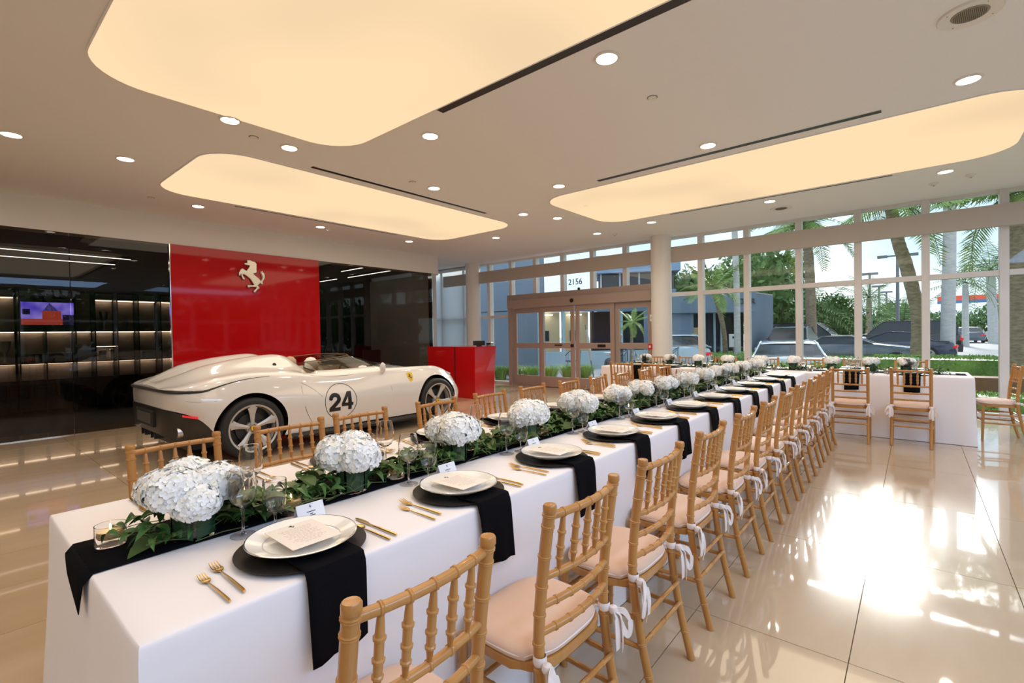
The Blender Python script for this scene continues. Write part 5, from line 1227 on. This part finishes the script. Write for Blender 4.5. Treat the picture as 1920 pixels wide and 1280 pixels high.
palm([(33.8,6.38,-.1),(33.85,6.38,4.3)], .2,.16, m_trunkg, 20, 1.15, 'bushy palm left of the dark-trunked one, far', 'distant palms', 7, True)
palm([(36.0,5.0,-.1),(36.0,5.0,2.3)], .2,.16, m_trunk, 20, 1.2, 'low spreading palm behind the blue building corner', 'distant palms', 8, True)
palm([(48,-2.8,-.1),(48,-2.8,4.4)], .22,.16, m_trunkg, 16, 1.1, 'small distant palm right of the grey royal trunk', 'distant palms', 9, True)
palm([(56.3,-5.0,-.1),(56.2,-4.8,5.9)], .35,.28, m_trunkg, 18, 1.5, 'tall distant palm near the white parked cars, left', 'distant palms', 10, True)
palm([(57.3,-5.9,-.1),(57.2,-5.8,6.4)], .35,.28, m_trunkg, 18, 1.4, 'tall distant palm near the white parked cars, right', 'distant palms', 11, True)
palm([(56,3.3,-.1),(56,3.3,4.1)], .3,.2, m_trunk, 20, 1.35, 'distant palm among the light poles', 'distant palms', 12, True)
palm([(46,.6,-.1),(46,.6,1.8)], .3,.2, m_trunk, 20, 1.3, 'squat distant palm beside the leaning trunk', 'distant palms', 13, True)
palm([(60,8.2,-.1),(60,8.2,3.0)], .3,.2, m_trunk, 20, 1.4, 'distant palm left of the light poles', 'distant palms', 14, True)
palm([(13.85,6.8,-.1),(13.9,6.78,.9),(13.9,6.76,1.55)], .05,.04, m_trunk, 13, .27, 'small palm on the patio seen through the doors', None, 15)
# tree belt
trM = [quads_blob(3.2,4.5,1.7,1500,.30,11,m_bushd), quads_blob(2.6,3.6,2.2,1400,.28,12,m_bushd)]
rn = random.Random(8)
belt = [(74,16),(73,10.5),(76,6),(75,1.5),(78,-3),(80,-8),(76,-13),(70,-18),(84,-20),(66,24)]
for k, (x, y) in enumerate(belt):
    shrub(x,y,-.1,trM[k%2],'dense dark green tree in the distant belt, %s from the left' % ORD[[9,7,6,5,4,3,2,1,0,8].index(k)] if False else 'dense dark green tree in the far belt, %s' % ('behind the poles, left','behind the poles, far left','behind the poles','behind the leaning palm','behind the grey trunk','behind the sign','past the white cars','at the right edge','far behind, right','far left behind the building')[k],'tree','distant tree belt',0,(.9,.66 if k%2==0 else .82,rn.uniform(.85,1.05)),'tree',.25)
for k, (x, y, z, s, lab) in enumerate(((30.5,10.6,.6,1.0,'leafy tree rising over the blue building, left'),(31,6.9,.6,1.0,'leafy tree rising over the blue building, right'),(33,5.6,-.1,.62,'dark leafy tree right of the blue building'),(37,4.3,-.1,.7,'leafy tree behind the dark parked cars'))):
    shrub(x,y,z,trM[k%2],lab,'tree',None,k,(s*.75,s*.75,s*1.0),'tree',1.2 if k < 2 else .5)
for k in range(7): shrub(-9+5.5*k,-17,-.1,trM[k%2],'added leafy tree outside the side windows, out of view','tree','added trees beyond the side glazing',k,(1,.8,1.1),'tree',.5)  # unseen trees added to darken what the glossy wall panels reflect
# hedges in front of the blue building
for k, (x, y, lab) in enumerate(((18.3,5.6,'clipped hedge before the blue building, left'),(19.6,5.0,'clipped hedge before the blue building, right'))):
    shrub(x,y,-.05,hedgeM,lab,'hedge',None,-.9,(.7,.9,.9),'hedge')
# lamp posts
for k, (x, y, h, r_, arm) in enumerate(((38.45,.83,6.0,.11,1),(62.2,3.6,7.0,.14,0),(75.5,3.44,6.6,.14,0),(88.7,3.19,6.6,.15,0),(47,2.6,2.4,.08,0))):
    t = empty('lamp_post',(x,y,-.1),0,'%s in the car park' % ('double-arm light pole','tall light pole','second tall light pole','third light pole, furthest','short white post')[k],'lamp post')
    MB().tube([(0,0,0),(0,0,h)],[r_,r_*.7],10).build('pole', m_lotpole, t)
    if arm:
        for s in (-1,1): MB().box(-.1,.1,min(0,s*.6),max(0,s*.6),h-.12,h-.04).build('arm', m_lotpole, t); MB().box(-.2,.2,s*.75-.25,s*.75+.25,h-.16,h-.02).build('lamp_head', m_lotpole, t)
    elif k < 4: MB().box(-.3,.3,-.7,.7,h-.05,h+.15).build('lamp_head', m_lotpole, t)
# parked cars -----------------------------------------------------------
def parked(x, y, rz, kind, mt, label, L=4.6, H=1.4, W=1.82, group=None, roofc=None):
    t = empty('parked_car', (x,y,-.09), rz, label, 'car', group); h2 = W/2
    belt_ = .62*H if kind != 'suv' else .60*H
    if kind == 'suv': P = [(0,.45*H),(.02*L,.60*H),(.05*L,.93*H),(.12*L,H),(.60*L,H),(.74*L,.63*H),(.97*L,.56*H),(L,.30*H)]
    elif kind == 'convertible': P = [(0,.45*H),(.02*L,.62*H),(.25*L,.66*H),(.32*L,.86*H),(.52*L,.88*H),(.68*L,.66*H),(.96*L,.55*H),(L,.30*H)]
    elif kind == 'pickup': P = [(0,.45*H),(.0,.62*H),(.34*L,.62*H),(.36*L,.97*H),(.58*L,H),(.70*L,.65*H),(.97*L,.58*H),(L,.3*H)]
    else: P = [(0,.40*H),(.03*L,.66*H),(.16*L,.70*H),(.32*L,.97*H),(.50*L,H),(.70*L,.68*H),(.96*L,.54*H),(L,.28*H)]
    def zt(u): return float(np.interp(u, [p[0]/L for p in P], [p[1] for p in P]))
    def bz(u): return min(zt(u), belt_*1.06)
    n = 40; m = MB(); vs = []
    for i in range(n+1):
        u = i/n; w_ = h2*(1-.16*abs(2*u-1)**5)
        z0 = .20; zb = bz(u)
        vs += [(L*(u-.5),-w_*.96,z0),(L*(u-.5),-w_,z0+.2),(L*(u-.5),-w_*.98,zb*.86),(L*(u-.5),-w_*.90,zb),(L*(u-.5),0,zb+.03),(L*(u-.5),w_*.90,zb),(L*(u-.5),w_*.98,zb*.86),(L*(u-.5),w_,z0+.2),(L*(u-.5),w_*.96,z0)]
    fs = [(i*9+j,i*9+(j+1)%9,(i+1)*9+(j+1)%9,(i+1)*9+j) for i in range(n) for j in range(9)]+[tuple(range(9))[::-1],tuple(n*9+j for j in range(9))]
    m.add(vs, fs, 0, True).build('bodywork', mt, t)
    m = MB(); vs = []; us = [u for u in np.linspace(0,1,60) if zt(u) > belt_*1.06+.005]
    if us:
        for u in us:
            zz = zt(u); k = (zz-belt_)/(H-belt_); w_ = h2*.90; wt = h2*(.90-.20*k)
            vs += [(L*(u-.5),-w_,belt_),(L*(u-.5),-wt,zz-.01),(L*(u-.5),wt,zz-.01),(L*(u-.5),w_,belt_)]
        k = len(us); m.add(vs, [(i*4+j,i*4+(j+1)%4,(i+1)*4+(j+1)%4,(i+1)*4+j) for i in range(k-1) for j in range(4)]+[(0,1,2,3),(4*k-4,4*k-3,4*k-2,4*k-1)], 0, False).build('windows', m_windark, t)
        ur = [u for u in us if zt(u) > H*.94]
        if ur: MB().grid(lambda a,b_: (L*(ur[0]+(ur[-1]-ur[0])*a-.5), (2*b_-1)*h2*.70, zt(ur[0]+(ur[-1]-ur[0])*a)+.012-.02*(2*b_-1)**4), 10, 8).build('roof', roofc or mt, t)
        for s in (-1,1):
            MB().tube([(L*(u-.5), s*h2*(.905-.20*(zt(u)-belt_)/(H-belt_)), zt(u)-.005) for u in us[::2]], .025, 5).build('window_trim', roofc or mt, t)
    for fx in (-.31,.31):
        for s in (-1,1):
            wl = empty('wheel', (L*fx, s*(h2-.10), .31)); wl.parent = t
            MB().lathe([(.2,-.1),(.31,-.09),(.31,.09),(.2,.1)], 20, axis='Y', closed=True).build('tyre', m_tyre, wl); MB().lathe([(0,-.06),(.2,-.09),(.2,.09),(0,.06)], 14, axis='Y').build('rim', m_rimm, wl)
    for s in (-1,1):
        MB().box(-L/2-.01,-L/2+.12,s*h2*.72-.14,s*h2*.72+.14,belt_*.72,belt_*.86).build('tail_light', m_redlens, t, bevel=.02); MB().box(L/2-.16,L/2-.02,s*h2*.68-.16,s*h2*.68+.16,belt_*.58,belt_*.70).build('headlight', m_white, t, bevel=.02)
    return t
c_blue = mat('pale_blue_paint',(.42,.55,.62),.2,coat=.6); c_grey = mat('grey_blue_paint',(.10,.13,.17),.16,coat=.8); c_blk = mat('black_paint',(.012,.013,.018),.12,coat=.8); c_wht = mat('white_car_paint',(.75,.76,.78),.2,coat=.6); c_navy = mat('navy_paint',(.03,.045,.09),.16,coat=.7)
parked(18.2,7.1,.557,'sedan',c_blue,'pale silver-blue car partly behind the round column',4.5,1.32)
parked(15.3,2.76,.2,'sedan',mat('ice_blue_paint',(.62,.74,.80),.2,coat=.6),'ice blue car close outside the middle window, seen end-on',4.2,1.10)
parked(25.0,4.25,3.04,'pickup',c_grey,'dark pickup with its tail lamp lit beside the blue building',5.2,1.55)
parked(29.3,4.4,-1.65,'suv',c_blk,'long black van behind the grey convertible',5.6,1.75)
parked(21.3,1.85,-1.55,'convertible',c_grey,'blue-grey convertible with fabric roof, side-on',4.3,1.32)
parked(27.2,.9,1.5,'sedan',c_navy,'low navy coupe in front of the black people carrier',4.5,1.25)
parked(32.5,.8,1.62,'suv',c_blk,'black people carrier behind the leaning palm',5.1,1.75)
parked(34,6.7,-2.6,'suv',c_wht,'small white truck-like car beyond the pickup',4.2,1.9)
parked(39,3.9,-1.4,'suv',c_blk,'dark vehicle parked behind the dark-trunked palm',4.8,1.6)
for k in range(4): parked(62+2.5*k,-6.3-1.5*k,.3,'sedan',c_wht,'white car in the distant row, %s' % ORD[k],4.6,1.5,1.82,'distant row of white cars')
parked(60,-3.6,.1,'sedan',c_grey,'dark car at the left end of the distant row',4.6,1.4)
# slate blue building on the right ------------------------------------
b = empty('blue_building', (21.6,8.2,-.1), 0, 'slate blue single-storey building with a recessed entrance', 'building')
def wallseg(mb, A, B, z0, z1, th=.25):
    A = Vector((*A,0)); B = Vector((*B,0)); d = (B-A).normalized(); n_ = Vector((-d.y,d.x,0))*th
    m_ = [A,B,B+n_,A+n_]; mb.prism([(p.x,p.y) for p in m_], z0, z1); return mb
A0, A1, A2 = Vector((21.4,8.75)), Vector((23.9,5.75)), Vector((26.9,5.45))
L0 = A0-Vector((21.6,8.2)); L1 = A1-Vector((21.6,8.2)); L2 = A2-Vector((21.6,8.2))
wallseg(MB(), L1, L2, 0, 3.15).build('side_wall', m_slate, b)
fr_ = lambda f: L0.lerp(L1, f)
wallseg(MB(), L0, L1, 2.25, 3.2, -.5).build('fascia', m_slate, b); MB().prism([tuple(L0),tuple(L1),tuple(L2),tuple(L0+Vector((3.5,.5)))],3.12,3.2).build('roof', m_conc, b)
wallseg(MB(), fr_(.0), fr_(.30), 0, 2.25, -.3).build('front_wall', m_slate, b); 
wallseg(MB(), fr_(.30)+Vector((.5,.45)), fr_(1.0)+Vector((.5,.45)), 0, 2.25, .1).build('recess_wall', mat('recess_navy',(.03,.05,.08),.7), b)
wallseg(MB(), fr_(.34)+Vector((.44,.40)), fr_(.52)+Vector((.44,.40)), .25, 1.6, -.04).build('lit_window', m_winlit, b)
wallseg(MB(), fr_(.70)+Vector((.44,.40)), fr_(.98)+Vector((.44,.40)), .05, 2.1, -.04).build('glass_door', m_windark, b)
for f in (.60,.68,.86): wallseg(MB(), fr_(f)+Vector((.3,.25)), fr_(f+.02)+Vector((.3,.25)), 0, 2.25, -.08).build('entrance_post', m_slatel, b)
o = text_obj('COLLISION', .30, mat('sign_grey',(.10,.12,.14),.6), (fr_(.80).x-.55,fr_(.80).y-.12,2.62), (PI/2,0,math.atan2(L1.y-L0.y,L1.x-L0.x)), b, 'sign_lettering', .02) if False else None
dirv = (L1-L0).normalized(); nrmv = Vector((-dirv.y, dirv.x))
for k in range(5):      # the blurred dark letters on the fascia: only their size and place can be read
    p = fr_(.78+.045*k)-nrmv*-.02; 
    o = text_obj('COLOR'[k], .34, mat('sign_grey',(.09,.11,.13),.6), (fr_(.78+.045*k).x-nrmv.x*-.52*0-.52*abs(nrmv.x)*0, fr_(.78+.045*k).y, 2.62), (PI/2,0,math.atan2(dirv.y,dirv.x)), b, 'sign_letter', .02, .006)
    o.location += Vector((nrmv.x*-.53, nrmv.y*-.53, 0)) if (nrmv.x*-1 < 0) else Vector((nrmv.x*-.53, nrmv.y*-.53, 0))
t = empty('notice_board',(19.6,5.35,-.05),math.atan2(dirv.y,dirv.x),'white notice on a post outside the blue building','sign'); MB().tube([(0,0,0),(0,0,.9)],.02,6).build('post', m_lotpole, t); MB().box(-.16,.16,-.02,.0,.75,1.25).build('notice', m_cardw, t); MB().box(-.04,.04,-.024,-.02,1.08,1.16).build('notice_mark', m_ink, t)
# slate wall immediately left of the doors, and the patio building
b = empty('slate_wing', (12.3,9.15,-.1), 0, 'tall slate blue wall outside the left-hand glazing', 'building')
MB().box(0,.3,0,2.9,0,4.1).build('render_wall', m_slate, b); MB().box(-.02,0,0,.06,0,4.1).build('corner_trim', m_slatel, b); MB().box(-.012,0,1.0,1.02,0,4.1).box(-.012,0,0,2.9,2.2,2.22).build('panel_joint', m_black, b)
b = empty('patio_building', (17.8,10.7,-.1), math.atan2(-3.6,4.0), 'pale patio building with lit beige windows beyond the doors', 'building')
# local x along facade from left(-) to right(+); local -y toward the room
MB().box(-6.2,2.85,0,.3,2.35,3.15).build('fascia', m_slate, b); MB().box(-6.2,2.9,-.4,2.5,2.85,3.05).build('roof', m_bldw, b); MB().box(-6.2,2.85,.0,.25,0,.60).build('plinth_wall', m_slatel, b)
for k in range(7):
    x0 = -6.1+1.28*k
    MB().box(x0,x0+1.18,.55,.6,.6,2.35).build('window', m_winlit if k < 5 else m_windark, b)
    MB().box(x0-.10,x0,.0,.25,.6,2.35).build('window_post', m_windark if k % 2 else m_slatel, b)
    if k < 5: MB().box(x0+.35,x0+.7,.5,.54,1.1,1.55).build('picture_frame', m_windark, b); MB().box(x0+.2,x0+.8,.2,.5,2.2,2.24).build('strip_light', m_tube, b)
MB().box(-4.6,1.6,-2.5,-2.35,0,.75).build('low_wall', m_slatel, b)
b = empty('upper_building', (26,13.2,-.1), math.atan2(-4.5,2.5), 'blue-grey upper storey with a window band seen over the doors', 'building')
MB().box(-1.5,3.0,0,4,0,3.9).build('lower_wall', m_slate, b); MB().box(-1.7,3.2,-.5,4,4.9,5.9).build('parapet', mat('sky_blue_render',(.26,.38,.55),.8), b); MB().box(-1.4,2.9,.05,3.9,3.9,4.9).build('window_band', m_windark, b)
for k in range(4): MB().box(-1.3+1.1*k,-1.2+1.1*k,-.02,.06,3.9,4.9).build('window_mullion', m_bldw, b)
# distant shop sign
t = empty('road_sign_banner',(82.8,-5.5,4.3),0,'distant red and blue shop sign above the trees','sign'); MB().box(0,.3,-3.3,3.3,.35,.95).build('red_band', mat('sign_red',(.75,.10,.06),.5,emit=(1,.15,.1),es=.3), t); MB().box(0,.3,-3.3,3.3,0,.35).build('blue_band', mat('sign_blue',(.12,.3,.6),.5), t)
for s in (-1,1): MB().box(0.1,.3,s*2.6-.1,s*2.6+.1,-4.4,0).build('sign_post', m_lotpole, t)
# garden chairs and the seated person on the patio -----------------------
def garden_chair(x, y, rz, lab):
    t = empty('garden_chair',(x,y,-.02),rz,lab,'chair','round-backed patio chairs'); mt = mat('blue_grey_rope',(.10,.16,.20),.6)
    MB().lathe([(0,.40),(.24,.40),(.26,.42),(.24,.45),(0,.45)],20).build('seat', mt, t)
    MB().tube([(.26*math.cos(a),.26*math.sin(a)-.04*0,.62+.22*max(0,math.cos(a+PI/2))) for a in np.linspace(PI*.95,PI*2.05,20)],.016,6).build('back_hoop', mt, t)
    for k in range(9):
        a = PI*1.02+PI*.96*k/8; MB().tube([(.25*math.cos(a),.25*math.sin(a),.44),(.26*math.cos(a),.26*math.sin(a),.62+.22*max(0,math.cos(a+PI/2)))],.006,5).build('back_cord', mt, t)
    for k in range(4): MB().tube([(.17*math.cos(k*PI/2+.78),.17*math.sin(k*PI/2+.78),.40),(.25*math.cos(k*PI/2+.78),.25*math.sin(k*PI/2+.78),0)],.012,6).build('leg', mt, t)
for k, (x,y,rz) in enumerate(((13.75,7.12,.9),(13.1,6.55,1.5),(13.6,8.75,-.5),(15.3,6.1,.5))): garden_chair(x,y,rz,'blue-grey rope patio chair, %s' % ('under the seated person','right of the seated person','behind the left door leaf','furthest right by the column')[k])
t = empty('patio_table',(14.3,7.55,-.02),0,'small round patio table beside the seated person','table'); MB().lathe([(0,.68),(.38,.68),(.38,.70),(0,.70)],24).build('table_top', m_bldw, t); MB().lathe([(.2,0),(.2,.02),(.03,.03),(.03,.68)],14).build('pedestal', m_bldw, t)
t = empty('folded_parasol',(13.0,7.62,-.02),0,'grey closed parasol leaning outside the door','parasol'); MB().tube([(0,0,0),(-.25,.12,1.6)],.02,8).build('pole', m_lotpole, t); MB().tube([(-.08,.04,.5),(-.13,.06,.9),(-.22,.1,1.45)],[.02,.05,.03],10).build('canopy', m_conc, t)
# --- person (skin-modified skeletons), facing local +Y
def skin_mesh(name, pts, edges, mt, parent, sub=1, root=0):
    me = bpy.data.meshes.new(name); me.from_pydata([p[:3] for p in pts], edges, []); o = bpy.data.objects.new(name, me); C.objects.link(o)
    if parent: o.parent = parent
    md = o.modifiers.new('skin','SKIN'); sv = me.skin_vertices[0].data
    for i, p in enumerate(pts): r_ = p[3]; sv[i].radius = (r_, p[4] if len(p) > 4 else r_)
    sv[root].use_root = True
    if sub: s_ = o.modifiers.new('sub','SUBSURF'); s_.levels = sub; s_.render_levels = sub
    me.materials.append(mt); return o
per = empty('person', (13.75,7.12,-.02), .9, 'grey-haired person in a dark shirt seated on the patio outside the doors', 'person')
m_skin = mat('skin',(.55,.33,.25),.5); m_shirt = mat('dark_shirt',(.05,.06,.08),.8); m_trou = mat('grey_trousers',(.12,.13,.15),.8); m_hair = mat('grey_hair',(.45,.43,.41),.7)
P = [(0,0,.50,.13,.11),(0,-.02,.66,.14,.10),(0,-.03,.84,.16,.11),(0,-.02,.96,.12,.09),(0,0,1.03,.055),(.18,-.02,.95,.065),(-.18,-.02,.95,.065),(.24,.02,.72,.045),(-.24,.02,.72,.045),(.17,.22,.66,.036),(-.17,.22,.66,.036)]
skin_mesh('shirt', P, [(0,1),(1,2),(2,3),(3,4),(3,5),(3,6),(5,7),(6,8),(7,9),(8,10)], m_shirt, per)
skin_mesh('legs', [(0,0,.50,.12,.11),(.10,.05,.50,.09),(-.10,.05,.50,.09),(.11,.40,.49,.065),(-.11,.40,.49,.065),(.11,.44,.12,.045),(-.11,.44,.12,.045)], [(0,1),(0,2),(1,3),(2,4),(3,5),(4,6)], m_trou, per)
skin_mesh('head', [(0,-.01,1.04,.052),(0,.0,1.12,.060),(0,.01,1.19,.082,.092),(0,.0,1.26,.082,.095),(0,-.005,1.31,.05,.06)], [(0,1),(1,2),(2,3),(3,4)], m_skin, per, 2)
MB().lathe([(0,-.012),(.014,-.008),(.018,.006),(.008,.022),(0,.028)], 8, (0,.108,1.205)).build('nose', m_skin, per)
MB().box(-.025,.025,.098,.104,1.158,1.164).build('mouth', mat('lip',(.35,.12,.10),.5), per)
for s in (-1,1):
    MB().lathe([(0,-.009),(.012,-.004),(.012,.004),(0,.009)], 8, (s*.032,.098,1.235)).build('eye', m_white, per); MB().lathe([(0,-.004),(.005,0),(0,.004)], 8, (s*.032,.110,1.235)).build('pupil', m_ink, per)
    MB().lathe([(0,-.03),(.010,-.02),(.012,.0),(.010,.022),(0,.03)], 8, (s*.085,0,1.22)).build('ear', m_skin, per)
    MB().tube([(s*.11,.42,.05),(s*.11,.50,.035),(s*.11,.58,.03)],[.05,.045,.035],8).build('shoe', m_black, per)
    hand = [(s*.17,.21,.66,.032),(s*.165,.26,.655,.036,.02),(s*.16,.29,.652,.036,.018)]; ed = [(0,1),(1,2)]
    for q, (dx, l) in enumerate(((-.026,.055),(-.009,.066),(.009,.062),(.026,.046))):
        b0 = len(hand); hand += [(s*.16+dx,.31,.652,.009),(s*.16+dx,.31+l*.6,.645,.0085),(s*.16+dx,.31+l,.630,.007)]; ed += [(2,b0),(b0,b0+1),(b0+1,b0+2)]
    b0 = len(hand); hand += [(s*.125,.275,.655,.010),(s*.115,.30,.648,.008)]; ed += [(1,b0),(b0,b0+1)]
    skin_mesh('hand', hand, ed, m_skin, per, 1)
MB().lathe([(.088*math.sin(a),.10*math.cos(a)) for a in np.linspace(PI*.62,0.0,8)], 16, (0,-.018,1.225)).build('hair', m_hair, per)
